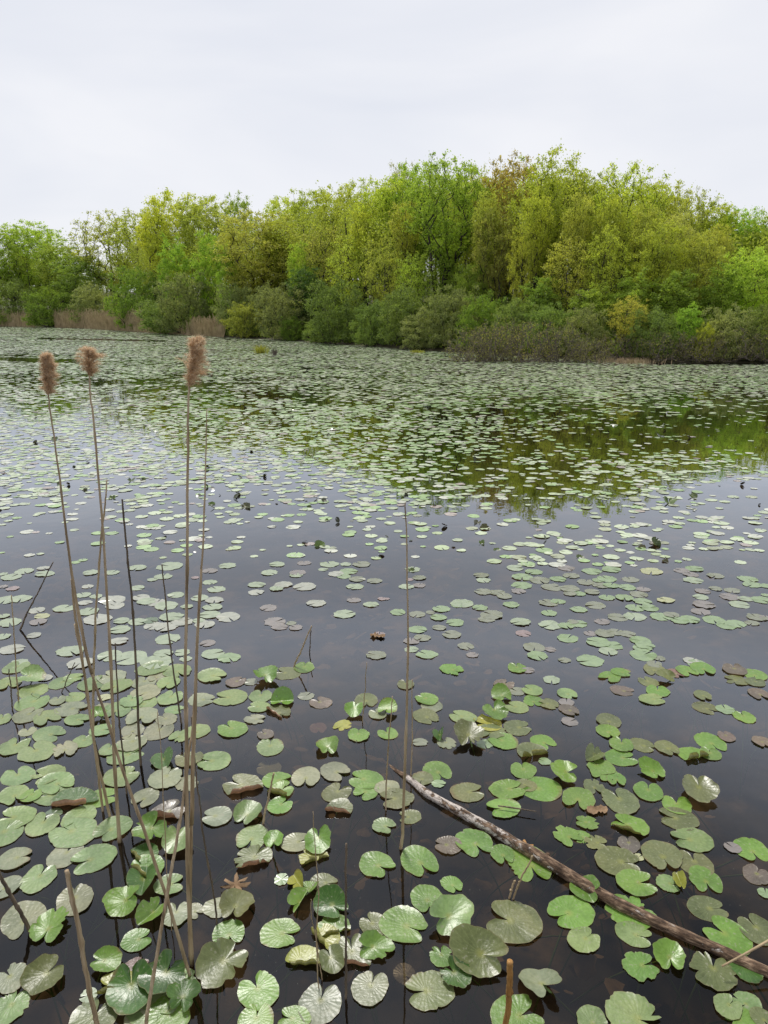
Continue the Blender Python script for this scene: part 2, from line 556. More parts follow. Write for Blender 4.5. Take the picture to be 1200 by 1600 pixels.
def shore_y(x):
    return np.interp(x, SHX, SHY)


def terrain(x, y):
    x = np.asarray(x, float)
    d = (np.asarray(y, float) - shore_y(x)) * 0.75
    up = 0.06 + 0.35 * np.clip(d / 3, 0, 1) + 0.055 * np.clip(d - 3, 0, 14) + 0.13 * np.clip(d - 17, 0, 60)
    dn = np.maximum(-0.42, d * 0.15)
    z = np.where(d > 0, up, dn)
    return z + 0.05 * np.sin(x * 0.7) * np.clip(d / 4, 0, 1)


gx = np.concatenate([np.linspace(-400, -140, 14)[:-1], np.linspace(-140, 60, 201), np.linspace(60, 400, 18)[1:]])
gy = np.concatenate([np.linspace(-60, 20, 9)[:-1], np.linspace(20, 190, 171), np.linspace(190, 500, 16)[1:]])
GX, GY = np.meshgrid(gx, gy)
GZ = terrain(GX, GY)
nx, ny = len(gx), len(gy)
idx = np.arange(nx * ny).reshape(ny, nx)
q = np.stack([idx[:-1, :-1], idx[:-1, 1:], idx[1:, 1:], idx[1:, :-1]], -1).reshape(-1, 4)
fy = GY.ravel()[q].mean(1)
fx = GX.ravel()[q].mean(1)
land = (fy > shore_y(fx) - 0.5)
V = np.stack([GX, GY, GZ], -1).reshape(-1, 3)
me = mesh_np('terrain', V, q.ravel(), np.full(len(q), 4), [M_BED, M_LITTER], True, land.astype(int))
o = link('terrain', me)
set_tags(o, 'dark muddy pond bed rising into the wooded far bank', 'terrain', kind='structure')

me = mesh_np('water', [(-400, -60, 0), (400, -60, 0), (400, 300, 0), (-400, 300, 0)], [0, 1, 2, 3], [4], [M_WATER])
o = link('water', me)
set_tags(o, 'dark still pond water mirroring the sky and trees', 'water', kind='structure')

# ------------------------------------------------------------------ trees and shrubs
def leaf_quads(centres, size, rg, flat=0.0, aspect=1.6):
    n = len(centres)
    a = rg.normal(size=(n, 3))
    a[:, 2] *= (1 - flat)
    a /= np.linalg.norm(a, axis=1)[:, None]
    b = rg.normal(size=(n, 3))
    b -= a * (a * b).sum(1)[:, None]
    b /= np.linalg.norm(b, axis=1)[:, None]
    s = size * rg.uniform(0.6, 1.35, n)[:, None]
    a = a * s * aspect * 0.5
    b = b * s * 0.5
    v = np.stack([centres - a, centres + b - a * 0.1, centres + a, centres - b - a * 0.1], 1).reshape(-1, 3)
    return v


def grow(seed, H, W, base, n_cl, n_leaf, leaf, sig, r0, stems=1, vase=0.5, squash=1.0, top_bias=0.0, tw=1.0):
    """skeleton grown towards clump centres spread through the crown; returns trunk mesh, crown mesh"""
    rg = np.random.default_rng(seed)
    nodes, par = [], []
    zc, rz, rx = (base + 1) / 2 * H, (1 - base) / 2 * H, W / 2
    top_r = []
    for s in range(stems):
        if stems == 1:
            p0, p1 = np.array([0, 0, 0.0]), np.array([rg.normal() * W * 0.04, rg.normal() * W * 0.04, H * (base + (1 - base) * 0.55)])
        else:
            aa = s / stems * 2 * math.pi + rg.uniform(-0.5, 0.5)
            p0 = np.array([math.cos(aa), math.sin(aa), 0]) * W * 0.05
            p1 = np.array([math.cos(aa) * W * 0.28, math.sin(aa) * W * 0.28, H * rg.uniform(0.45, 0.7)])
        k = 9
        prev = -1
        for i in range(k):
            t = i / (k - 1)
            p = p0 * (1 - t) + p1 * t + (rg.normal(size=3) * 0.012 * H * (0 < t < 1))
            nodes.append(p)
            par.append(prev)
            prev = len(nodes) - 1
    cl = []
    ph = rg.uniform(0, 6.28, 4)
    while len(cl) < n_cl:
        d = rg.normal(size=3)
        d /= np.linalg.norm(d)
        r = rg.uniform(0.25, 1.0) ** 0.55
        th = math.atan2(d[1], d[0])
        lump = 1 + 0.08 * math.sin(3 * th + ph[0] + 4 * d[2]) + 0.05 * math.sin(5 * th + ph[1] - 6 * d[2]) + rg.normal() * 0.03
        hx = math.hypot(d[0], d[1])
        sq = 1 / (hx ** 2.9 + abs(d[2]) ** 2.9) ** (1 / 2.9) if d[2] > 0 else 1.0
        p = d * r * lump * sq * np.array([rx, rx, rz])
        tz = p[2] / rz
        if tz < 0: p[:2] *= 1 - (vase * (-tz)) * 0.7
        p[2] = p[2] * squash + zc
        if rg.uniform() < top_bias and tz < -0.1: continue
        if p[2] < 0.1: continue
        cl.append(p)
    cl = np.array(cl)
    order = np.argsort(cl[:, 2] * 0.6 + np.hypot(cl[:, 0], cl[:, 1]) * 0.8)
    tips = []
    for ci in order:
        c = cl[ci]
        P = np.array(nodes)
        dv = c - P
        dist = np.linalg.norm(dv, axis=1)
        cost = dist + np.maximum(0, 0.78 * dist - dv[:, 2]) * 1.3 + np.where(P[:, 2] < base * H * 0.75, H * 0.25 * (stems == 1), 0)
        j = int(np.argmin(cost))
        prev = j
        m = 3
        side = rg.normal(size=3) * dist[j] * 0.07
        for i in range(1, m + 1):
            t = i / m
            p = P[j] + dv[j] * t + side * math.sin(t * math.pi) + np.array([0, 0, -dist[j] * 0.07 * math.sin(t * math.pi)])
            nodes.append(p)
            par.append(prev)
            prev = len(nodes) - 1
        tips.append(prev)
    nodes = np.array(nodes)
    par = np.array(par)
    cnt = np.zeros(len(nodes))
    for t in tips: cnt[t] += 1
    for i in range(len(nodes) - 1, -1, -1):
        if par[i] >= 0: cnt[par[i]] += cnt[i]
    tot = max(cnt.max(), 1)
    rad = r0 * (0.8 if tw == 1 else 1.0) * (np.maximum(cnt, 0.35) / tot) ** 0.50
    # trunk flare
    rad *= 1 + 0.5 * np.exp(-np.maximum(nodes[:, 2], 0) / (0.03 * H + 0.01))
    S = Soup()
    V, Fq = [], []
    for i in range(len(nodes)):
        if par[i] >= 0:
            a, b = nodes[par[i]], nodes[i]
            S.tube([a, b + (b - a) * 0.04], [min(rad[par[i]], rad[i] * 1.6), rad[i]], 5 if rad[i] > r0 * 0.25 else 3, cap=False)
    lv = []
    for t in tips:
        c = nodes[t]
        for k in range(4):
            d = rg.normal(size=3)
            d[2] = abs(d[2]) * 0.8
            d = d / np.linalg.norm(d) * sig * rg.uniform(0.6, 1.4)
            S.tube([c, c + d * 0.5 + rg.normal(size=3) * sig * 0.1, c + d], [r0 * 0.045 * tw, r0 * 0.03 * tw, r0 * 0.012 * tw], 3, cap=False)
            lv.append(c + d * rg.uniform(0.1, 1.1, (n_leaf // 8, 1)) + rg.normal(size=(n_leaf // 8, 3)) * sig * 0.28)
        m = int(n_leaf * rg.uniform(0.3, 0.7))
        lv.append(c + rg.normal(size=(m, 3)) * sig * np.array([1, 1, 0.65]))
    lv = np.concatenate(lv)
    lv = lv[lv[:, 2] > 0.02]
    tm = S.mesh('trunk', [M_BARK], True)
    q = leaf_quads(lv, leaf, rg)
    n = len(lv)
    cm = mesh_np('crown', q, np.arange(4 * n), np.full(n, 4), [M_LEAF])
    top = np.percentile(lv[:, 2], 99.2)
    wid = np.percentile(np.abs(lv[:, :2]), 97) * 2
    return tm, cm, top, wid


PROTO = {
    'full':   [grow(101, 15, 8, 0.24, 460, 70, 0.115, 0.33, 0.34), grow(102, 15, 8, 0.22, 460, 68, 0.115, 0.33, 0.33)],
    'tall':   [grow(111, 15, 6.6, 0.32, 420, 58, 0.11, 0.31, 0.32, vase=1.0), grow(112, 15, 6.6, 0.30, 420, 58, 0.11, 0.31, 0.31, vase=1.0), grow(113, 15, 7, 0.30, 430, 58, 0.11, 0.32, 0.33, vase=1.0)],
    'vase':   [grow(121, 15, 8, 0.24, 480, 50, 0.11, 0.32, 0.40, stems=3, vase=1.1), grow(122, 15, 8, 0.24, 480, 50, 0.11, 0.32, 0.38, stems=4, vase=1.1)],
    'fork':   [grow(127, 15, 8.5, 0.36, 480, 56, 0.11, 0.32, 0.36, stems=3, vase=1.2), grow(128, 15, 8, 0.34, 480, 54, 0.11, 0.32, 0.36, stems=3, vase=1.2)],
    'pole':   [grow(171, 15, 5.2, 0.46, 330, 52, 0.105, 0.29, 0.30, vase=1.0), grow(172, 15, 5.0, 0.50, 320, 50, 0.105, 0.29, 0.28, vase=1.0), grow(173, 15, 5.4, 0.42, 340, 50, 0.105, 0.30, 0.30, vase=1.1)],
    'airy':   [grow(131, 15, 9, 0.26, 400, 36, 0.115, 0.32, 0.36, vase=0.9), grow(132, 15, 8, 0.24, 400, 36, 0.115, 0.32, 0.35, vase=0.9)],
    'young':  [grow(141, 8, 3.6, 0.12, 200, 70, 0.09, 0.22, 0.12), grow(142, 8, 4.0, 0.10, 210, 68, 0.09, 0.23, 0.13)],
    'shrub':  [grow(151, 3.4, 4.4, -0.25, 280, 84, 0.055, 0.15, 0.07, stems=5, vase=0.2), grow(152, 3.2, 4.4, -0.25, 280, 82, 0.055, 0.15, 0.07, stems=6, vase=0.2), grow(153, 3.4, 4.0, -0.3, 280, 82, 0.055, 0.15, 0.07, stems=5, vase=0.2)],
    'twiggy': [grow(161, 2.2, 3.4, -0.3, 280, 10, 0.036, 0.22, 0.06, stems=8, vase=0.2, tw=3.0), grow(162, 2.2, 3.4, -0.3, 280, 9, 0.036, 0.22, 0.06, stems=9, vase=0.2, tw=3.0)],
}
for k in ('twiggy',):
    for tm, *_ in PROTO[k]:
        tm.materials[0] = M_TWIG

TC = dict(  # leaf colours
    yel=(0.47, 0.51, 0.075), lime=(0.37, 0.52, 0.08), brt=(0.31, 0.47, 0.07), grn=(0.22, 0.33, 0.06), olv=(0.42, 0.43, 0.095),
    dgr=(0.12, 0.19, 0.055), red=(0.42, 0.30, 0.11), bro=(0.37, 0.355, 0.105), gry=(0.31, 0.345, 0.145), sgr=(0.235, 0.31, 0.09),
    twg=(0.33, 0.32, 0.11), pal=(0.48, 0.50, 0.19), gol=(0.54, 0.54, 0.11))
use_n = {}


def plant(name, cat, cx, topy, wpx, off, kind, colour, label, group, by=None):
    Y = 60.0
    for _ in range(40):
        P, t = at(cx, topy, Y)
        Y = 0.5 * Y + 0.5 * (float(shore_y(P.x)) + off)
    if by is not None: Y = ground(cx, by)[0].y
    P, t = at(cx, topy, Y)
    bz = max(float(terrain(P.x, Y)), -0.06) - 0.05
    Ht = P.z - bz
    W = wpx * t / F_PX
    k = use_n.get(kind, 0)
    use_n[kind] = k + 1
    tm, cm, top, wid = PROTO[kind][k % len(PROTO[kind])]
    r = empty(name, (P.x, Y, bz))
    s = W / wid
    r.rotation_euler = (0, 0, random.uniform(0, 6.28))
    r.scale = (s, s, Ht / top)
    set_tags(r, label, cat, group)
    tk = link('trunk' if cat == 'tree' else 'stems', tm, r)
    cr_ = link('crown' if cat == 'tree' else 'foliage', cm, r)
    c = TC[colour]
    if cat == 'tree': c = tuple(a * 0.80 + b * 0.40 for a, b in zip(c, (0.385, 0.445, 0.085)))
    v = random.uniform(0.88, 1.12)
    cr_.color = (c[0] * v * random.uniform(0.94, 1.06), c[1] * v, c[2] * v, 1)
    return r


TG = 'trees on the far bank'
T = [
 (8, 356, 70, 12, 'full', 'grn', 'green tree cut off by the left picture edge'),
 (52, 346, 80, 14, 'full', 'brt', 'tallest green tree of the low group at the far left'),
 (92, 376, 60, 12, 'full', 'grn', 'round green tree at the low end of the left group beside the sky gap'),
 (124, 398, 62, 10, 'young', 'dgr', 'small dark green tree under the gap in the treeline'),
 (168, 328, 92, 16, 'airy', 'olv', 'thin pale olive tree with sky showing through its branches'),
 (210, 330, 70, 18, 'airy', 'yel', 'see-through yellowish tree just left of the dense yellow-green one'),
 (268, 300, 78, 14, 'full', 'yel', 'dense yellow-green tree, first high crown from the left'),
 (318, 303, 64, 18, 'tall', 'olv', 'olive tree right of the first high yellow-green crown'),
 (270, 366, 54, 6, 'young', 'brt', 'small bright green tree under the first high crown'),
 (322, 360, 46, 6, 'young', 'brt', 'bright green young tree below the olive tree, above the grey-green willow'),
 (352, 384, 34, 5, 'young', 'brt', 'narrow bright green sapling left of the big rounded brownish crown'),
 (370, 305, 42, 34, 'full', 'grn', 'small dark green dome peeping over the notch in the treeline'),
 (402, 330, 130, 9, 'full', 'bro', 'broad rounded brownish olive crown standing forward of the wood'),
 (446, 308, 62, 20, 'tall', 'yel', 'yellow-green tree behind the broad brownish crown'),
 (488, 296, 62, 20, 'tall', 'yel', 'yellow-green tree with its crown above the lime sapling'),
 (530, 286, 60, 20, 'tall', 'yel', 'slim yellow-green tree, second right of the lime sapling on the skyline'),
 (572, 282, 60, 20, 'airy', 'yel', 'open yellow-green tree with sky showing through its top'),
 (506, 350, 70, 10, 'airy', 'bro', 'brownish thin tree directly behind the lime sapling'),
 (467, 376, 38, 5, 'young', 'lime', 'vivid lime green sapling in front of the brown woodland'),
 (548, 368, 76, 7, 'airy', 'yel', 'loose yellow-green tree leafing down to the dark shrubs'),
 (608, 274, 72, 13, 'tall', 'yel', 'yellow-green tree left of the brightest green crown'),
 (626, 254, 36, 22, 'airy', 'bro', 'twiggy half bare brown top poking above the skyline'),
 (652, 256, 70, 16, 'tall', 'lime', 'lime tree on the left shoulder of the brightest green crown'),
 (702, 249, 100, 10, 'fork', 'brt', 'big bright green tree with a dark forked trunk'),
 (600, 372, 70, 5, 'airy', 'olv', 'olive bare-limbed tree leaning over the shrubs at mid shore'),
 (650, 392, 62, 5, 'airy', 'lime', 'low lime tree with dark stems left of the forked trunk'),
 (748, 262, 44, 18, 'airy', 'pal', 'pale thin top between the bright green and the reddish crowns'),
 (800, 250, 78, 14, 'full', 'red', 'reddish brown crowned tree on the skyline'),
 (776, 322, 66, 8, 'airy', 'bro', 'brownish thin tree below the reddish crown'),
 (818, 352, 46, 6, 'airy', 'yel', 'slim yellow-green tree with layered sprays below the reddish crown'),
 (868, 238, 92, 12, 'fork', 'yel', 'highest tree of the wood with a yellow-olive crown'),
 (922, 268, 70, 14, 'tall', 'olv', 'olive tree just right of the highest crown'),
 (984, 257, 92, 12, 'vase', 'yel', 'yellow-olive tree with many upright limbs, second highest on the right'),
 (1036, 284, 64, 13, 'tall', 'olv', 'olive tree right of the many-limbed yellow one'),
 (1078, 292, 60, 14, 'airy', 'pal', 'pale airy tree on the slope of the skyline'),
 (1118, 312, 62, 14, 'tall', 'yel', 'yellow-green tree third from the right on the skyline'),
 (1160, 326, 60, 14, 'full', 'brt', 'bright green crown second from the right on the skyline'),
 (1200, 334, 66, 14, 'full', 'yel', 'yellow-green skyline crown at the right picture edge'),
 (1182, 386, 92, 4, 'full', 'lime', 'bright yellow-green tree standing forward at the right edge'),
 (1036, 346, 84, 6, 'full', 'yel', 'bright yellow-green crown in the middle of the right slope'),
 (950, 352, 70, 6, 'airy', 'yel', 'yellow-green tree in front of the many-limbed trunks'),
 (890, 368, 74, 6, 'airy', 'olv', 'olive tree leafing low in front of the highest tree'),
 (1096, 362, 80, 6, 'full', 'olv', 'olive crown between the two brightest trees on the right'),
 (1140, 410, 70, 4, 'young', 'grn', 'plain green small tree left of the forward yellow-green one'),
 (1060, 420, 74, 4, 'young', 'grn', 'low green tree above the dull shrubs on the right'),
 (990, 420, 70, 5, 'young', 'grn', 'low green tree above the golden-leaved shrub'),
 (850, 430, 60, 5, 'young', 'grn', 'low green tree behind the grey island shrubs'),
 (740, 400, 60, 7, 'young', 'grn', 'low green understorey tree right of the dark forked trunk'),
 (570, 318, 48, 9, 'pole', 'yel', 'slim bare-stemmed tree left of the brightest green crown, leafing only high up'),
 (634, 312, 46, 8, 'pole', 'olv', 'slim olive tree with a long dark stem left of the forked trunk'),
 (762, 300, 46, 8, 'pole', 'olv', 'thin straight-stemmed tree right of the forked trunk'),
 (842, 296, 48, 8, 'pole', 'yel', 'thin straight-stemmed tree under the highest crown, left side'),
 (906, 300, 48, 8, 'pole', 'olv', 'thin straight-stemmed tree under the highest crown, right side'),
 (956, 306, 46, 8, 'pole', 'yel', 'slim tree with a dark bare stem left of the many-limbed yellow one'),
 (1012, 316, 46, 8, 'pole', 'olv', 'slim tree with a dark bare stem right of the many-limbed yellow one'),
 (1062, 330, 46, 8, 'pole', 'pal', 'pale slim tree with a bare stem on the right slope'),
 (1126, 350, 46, 8, 'pole', 'olv', 'slim olive tree with a bare stem left of the forward yellow-green one'),
 (430, 340, 42, 11, 'pole', 'yel', 'slim yellow-green tree rising behind the broad brownish crown, left side'),
 (240, 322, 40, 12, 'pole', 'yel', 'slim bare-stemmed tree at the left side of the first high crown'),
 (712, 412, 60, 11, 'young', 'grn', 'small green tree seen between the stems of the forked trunk'),
 (925, 440, 64, 4, 'young', 'grn', 'low green tree behind the bare grey shore twigs'),
]
for cx, ty, wp, off, kind, c, lab in T:
    plant('tree', 'tree', cx, ty + 5, wp * (1.2 if off > 9 else 0.92), off, kind, c, lab, TG)

SG = 'shrubs along the far shore'
SHR = [
 (18, 438, 78, 3.0, 'shrub', 'sgr', 'dark green shrub behind the tan reeds at the left edge', None),
 (74, 450, 74, 1.0, 'shrub', 'grn', 'green shrub standing between the two tan reed beds', None),
 (146, 446, 66, 4.0, 'shrub', 'gry', 'grey olive shrub behind the longest reed bed', None),
 (210, 420, 82, 3.0, 'shrub', 'grn', 'tall green shrub behind the right end of the longest reed bed', None),
 (284, 430, 84, 1.2, 'shrub', 'gry', 'big rounded grey-green willow shrub behind the large plume', None),
 (258, 470, 80, 0.3, 'shrub', 'sgr', 'low green willow shrub at the waterline left of the large plume', None),
 (364, 446, 62, 2.5, 'shrub', 'gry', 'grey-green shrub right of the small reed patch', None),
 (384, 474, 62, 0.4, 'shrub', 'olv', 'yellow-green shrub at the waterline', None),
 (412, 448, 52, 3, 'shrub', 'gry', 'dull grey shrub behind the yellow-green waterline shrub', None),
 (446, 446, 82, 0.8, 'shrub', 'gry', 'rounded grey-green shrub right of the yellow-green one', None),
 (456, 496, 36, 0.0, 'shrub', 'grn', 'small round green bush at the waterline', None),
 (478, 420, 56, 4, 'young', 'dgr', 'dark evergreen shrub below the lime sapling', None),
 (526, 440, 86, 0.6, 'shrub', 'sgr', 'large rounded green shrub at the middle of the shore', None),
 (500, 500, 46, 0.0, 'shrub', 'sgr', 'low green bush left foot of the large rounded one', None),
 (584, 470, 66, 0.6, 'shrub', 'sgr', 'green shrub next to the large rounded one, right side', None),
 (640, 452, 86, 1.6, 'shrub', 'sgr', 'broad green shrub with pale twigs below the lime trees', None),
 (662, 486, 70, 0.3, 'shrub', 'gry', 'grey-green shrub with dark stems leaning over the water', None),
 (706, 450, 84, 2.2, 'shrub', 'gry', 'grey-green shrub in front of the forked trunk', None),
 (756, 462, 72, 2.0, 'shrub', 'grn', 'green shrub left behind the grey island shrubs', None),
 (806, 470, 70, 2.2, 'shrub', 'sgr', 'dull green shrub behind the middle of the island', None),
 (862, 476, 74, 1.6, 'shrub', 'sgr', 'dark green shrub right behind the island', None),
 (916, 482, 64, 1.4, 'shrub', 'gry', 'grey shrub right of the island on the shore', None),
 (984, 464, 54, 0.8, 'airy', 'gol', 'sparse golden-leaved shrub on the right shore', None),
 (1022, 482, 78, 1.0, 'shrub', 'sgr', 'dull green mounded shrub right of the golden one', None),
 (1078, 476, 42, 1.4, 'young', 'brt', 'bright green sapling on the right shore', None),
 (1104, 506, 30, 0.5, 'shrub', 'yel', 'small bright yellow bush on the right shore', None),
 (1142, 482, 76, 0.8, 'shrub', 'gry', 'grey shrub right of the small yellow bush', None),
 (1196, 480, 72, 0.8, 'shrub', 'sgr', 'green shrub at the right picture edge', None),
 (738, 512, 84, 0, 'twiggy', 'twg', 'grey twiggy island shrub with yellowish leaves, left end', 564),
 (778, 500, 84, 0, 'twiggy', 'twg', 'grey twiggy island shrub, second from the left end', 564),
 (830, 502, 92, 0, 'twiggy', 'twg', 'grey twiggy shrub in the middle of the island', 565),
 (880, 508, 84, 0, 'twiggy', 'twg', 'grey twiggy island shrub near its right end', 565),
 (922, 530, 64, 0, 'twiggy', 'twg', 'low twiggy shrub at the right end of the island', 566),
 (968, 520, 72, 0.3, 'twiggy', 'twg', 'bare grey brushwood left of the fallen shore stick', None),
 (1040, 518, 80, 0.2, 'twiggy', 'twg', 'bare grey brushwood overhanging the right shore', None),
 (1096, 522, 72, 0.2, 'twiggy', 'twg', 'bare grey brushwood below the small yellow bush', None),
 (1150, 512, 84, 0.2, 'twiggy', 'twg', 'bare grey brushwood below the right grey shrub', None),
 (1200, 516, 72, 0.2, 'twiggy', 'twg', 'bare grey brushwood at the right picture edge', None),
]
for cx, ty, wp, off, kind, c, lab, by in SHR:
    plant('shrub', 'shrub', cx, ty, wp, off, kind, c, lab, SG, by)


# the mass of the wood behind the front trees, and the low growth among them
def wood_mass():
    rg = np.random.default_rng(77)
    tops = np.array([(-400, 372), (-150, 362), (0, 374), (60, 372), (100, 405), (128, 420), (160, 372), (240, 338), (330, 330), (380, 332), (450, 322), (560, 300), (620, 284), (700, 270), (790, 270), (870, 262), (960, 278), (1020, 292), (1090, 318), (1150, 340), (1230, 356), (1400, 380), (1700, 400)], float)
    S = Soup()
    leaves = []
    for k in range(300):
        cx = rg.uniform(-330, 1500)
        off = rg.uniform(9, 42)
        ty = np.interp(cx, tops[:, 0], tops[:, 1]) + rg.uniform(8, 62)
        Y = 60.0
        for _ in range(30):
            P, t = at(cx, ty, Y)
            Y = 0.5 * Y + 0.5 * (float(shore_y(P.x)) + off)
        P, t = at(cx, ty, Y)
        bz = float(terrain(P.x, Y))
        Ht = P.z - bz
        if Ht < 3: continue
        lean = rg.normal(size=2) * 0.04 * Ht
        pts = [(P.x, Y, bz - 0.1), (P.x + lean[0] * 0.4 + rg.normal() * 0.1, Y + lean[1] * .4, bz + Ht * 0.45), (P.x + lean[0], Y + lean[1], bz + Ht * 0.9)]
        S.tube(spline(pts, 5), np.linspace(0.20, 0.04, 5), 5, cap=False)
        m = 2600 if -50 < cx < 1250 else 260
        c = np.stack([P.x + lean[0] + rg.normal(size=m) * Ht * 0.13, Y + rg.normal(size=m) * Ht * 0.13, bz + Ht * (1 - np.abs(rg.normal(size=m)) * 0.22)], 1)
        c = c[c[:, 2] > bz + 0.3]
        # clump
        g = rg.normal(size=(24, 3)) * np.array([Ht * .13, Ht * .13, 0]) + np.stack([np.full(24, P.x), np.full(24, Y), bz + Ht * (0.42 + 0.56 * rg.uniform(0, 1, 24) ** 0.8)], 1)
        pick = rg.integers(0, 24, len(c))
        c = np.where((rg.uniform(size=len(c)) < 0.75)[:, None], g[pick] + rg.normal(size=c.shape) * 0.5, c)
        leaves.append(c)
    lv = np.concatenate(leaves)
    q = leaf_quads(lv, 0.10, rg)
    n = len(lv)
    v0 = np.concatenate(S.v)
    k0 = len(v0)
    me = mesh_np('woodland', np.concatenate([v0, q]), np.concatenate([np.array(S.f), np.arange(4 * n) + k0]), np.concatenate([np.array(S.n), np.full(n, 4)]), [M_BARK, M_LEAF], False, np.concatenate([np.zeros(len(S.n)), np.ones(n)]))
    o = link('woodland', me)
    o.color = (0.39, 0.445, 0.085, 1)
    set_tags(o, 'mass of spring woodland filling in behind the front trees', 'woodland', kind='stuff')
    # undergrowth
    m = 120000
    x = rg.uniform(-120, 45, m)
    x = np.where(rg.uniform(size=m) < 0.55, rg.uniform(-40, 30, m), x)
    d = 0.6 + np.abs(rg.normal(size=m)) * 15
    y = shore_y(x) + d
    hh = 0.6 + 1.6 * (0.5 + 0.5 * np.sin(x * 0.9 + 1.3 * np.sin(y * 0.6))) * np.clip(d / 4, 0.3, 1.2)
    hh = hh + np.clip((d - 9) / 9, 0, 1) * 3.8
    z = terrain(x, y) + rg.uniform(0, 1, m) ** 0.8 * hh
    lv = np.stack([x, y, z], 1)
    me = mesh_np('undergrowth', leaf_quads(lv, 0.18, rg), np.arange(4 * m), np.full(m, 4), [M_LEAF])
    o = link('undergrowth', me)
    o.color = (0.20, 0.28, 0.055, 1)
    set_tags(o, 'dark green undergrowth beneath the trees', 'undergrowth', kind='stuff')


wood_mass()


def reed_bed():
    rg = np.random.default_rng(31)
    v, n = [], 0
    for x0, x1, yt, yb, cnt, dd in ((-60, 52, 488, 509, 1100, 2.0), (84, 222, 487, 515, 1900, 2.0), (298, 348, 500, 525, 600, 1.2), (222, 300, 508, 519, 300, 1.0)):
        for k in range(cnt):
            px = rg.uniform(x0, x1)
            Y = 80.0
            for _ in range(16):
                P, t = at(px, yt + rg.normal() * 0, Y)
                Y = 0.5 * Y + 0.5 * (float(shore_y(P.x)) - 0.3 + rg.uniform(0, 1) * 0)
            Y += rg.uniform(0, dd)
            P, t = at(px, yt + 4 + rg.normal() * 3.4, Y)
            b = np.array([P.x, Y, -0.1])
            tip = np.array([P.x + rg.normal() * 0.13, Y + rg.normal() * 0.13, P.z])
            wd = rg.uniform(0.014, 0.035)
            s = np.array([wd, 0, 0]) * (1 if rg.uniform() < 0.6 else 0.5)
            mid = b * 0.5 + tip * 0.5 + rg.normal(size=3) * 0.04
            v += [b - s, b + s, mid + s * 0.8, mid - s * 0.8]
            v += [mid - s * 0.8, mid + s * 0.8, tip + s * 0.3, tip - s * 0.3]
            n += 2
            if rg.uniform() < 0.35:      # seed head
                h = np.array([0.05, 0, 0])
                e = np.array([rg.normal() * .05, 0, 0.32])
                v += [tip - h * .4, tip + h * .4, tip + e * .6 + h, tip + e - h * .2]
                n += 1
            if rg.uniform() < 0.5:       # leaf blade
                lb = b * 0.4 + tip * 0.6
                dr = np.array([rg.normal() * 0.35, rg.normal() * .2, 0.25])
                v += [lb - s * .5, lb + s * .5, lb + dr + s * .4, lb + dr - s * .1]
                n += 1
    me = mesh_np('reed_bed', np.array(v), np.arange(4 * n), np.full(n, 4), [noise_mat('dry_reeds', [(0.3, (0.24, 0.185, 0.10)), (0.55, (0.44, 0.335, 0.20)), (0.75, (0.56, 0.45, 0.29))], 1.6)])
    o = link('reed_bed', me)
    set_tags(o, 'beds of dry tan reeds along the far left shore', 'reeds', kind='stuff')


reed_bed()


def sedge(px, py, wpx, hpx, n, label, name='sedge_tuft', mats=None, seed=1):
    rg = np.random.default_rng(seed)
    P, t = ground(px, py)
    W, Hh = wpx * t / F_PX, hpx * t / F_PX
    v = []
    for k in range(n):
        b = np.array([rg.normal() * W * (0.25 if wpx > 60 else 0.13), rg.normal() * W * (0.2 if wpx > 60 else 0.1), -0.03])
        h = Hh * rg.uniform(0.5, 1.0)
        tip = b + np.array([rg.normal() * h * 0.35, rg.normal() * h * 0.35, h])
        s = np.array([0.012, 0.0, 0])
        m = b * .45 + tip * .55 + np.array([0, 0, h * .06])
        v += [b - s, b + s, m + s, m - s, m - s, m + s, tip + s * .2, tip - s * .2]
    nq = len(v) // 4
    me = mesh_np(name, np.array(v), np.arange(4 * nq), np.full(nq, 4), mats or [M_LEAF])
    o = link(name, me)
    o.location = P
    o.color = (0.28, 0.28, 0.06, 1)
    if wpx >= 40: set_tags(o, label, 'sedge', kind='stuff')
    else: set_tags(o, label, 'sedge', 'sedge tufts')
    return o


sedge(408, 552, 34, 15, 130, 'yellowish sedge tuft standing out on the far lily pads', seed=1)
sedge(429, 555, 14, 12, 40, 'thin dark sedge tuft beside the larger yellowish tuft', mats=[M_TWIG], seed=2)
sedge(652, 551, 40, 6, 90, 'low pale sedge tuft at the mid shoreline left of the island', seed=3)
sedge(985, 567, 90, 10, 330, 'long low tan sedge strip at the right foot of the island', mats=[M_STRAW], seed=4)


def stick(name, pts3, rad, mat, label, cat, group=None, sides=7, n=10, nodes=0, rot=None):
    """one stem through 3-D points; reeds get swollen joints"""
    c = spline(pts3, n)
    o0 = c[0].copy()
    r = np.interp(np.linspace(0, 1, n), np.linspace(0, 1, len(np.atleast_1d(rad))), np.atleast_1d(rad))
    S = Soup()
    S.tube(c - o0, r, sides)
    o = link(name, S.mesh(name, [mat], True))
    o.location = o0
    if label: set_tags(o, label, cat, group)
    return o


P0, _ = ground(1008, 563)
stick('fallen_branch', [P0 + Vector((-.35, 0, -.05)), P0 + Vector((-.1, .1, .3)), P0 + Vector((.25, .2, .62))], [.06, .05, .03], M_TWIG, 'pale grey fallen branch leaning out of the water on the right shore', 'branch')
P0, _ = ground(655, 547)
stick('leaning_trunk', [P0 + Vector((.1, .8, -.1)), P0 + Vector((-.35, .6, .6)), P0 + Vector((-1.0, .9, 1.1))], [.11, .09, .06], M_BARK, 'dark stem leaning over the water beneath the mid-shore shrub', 'branch')

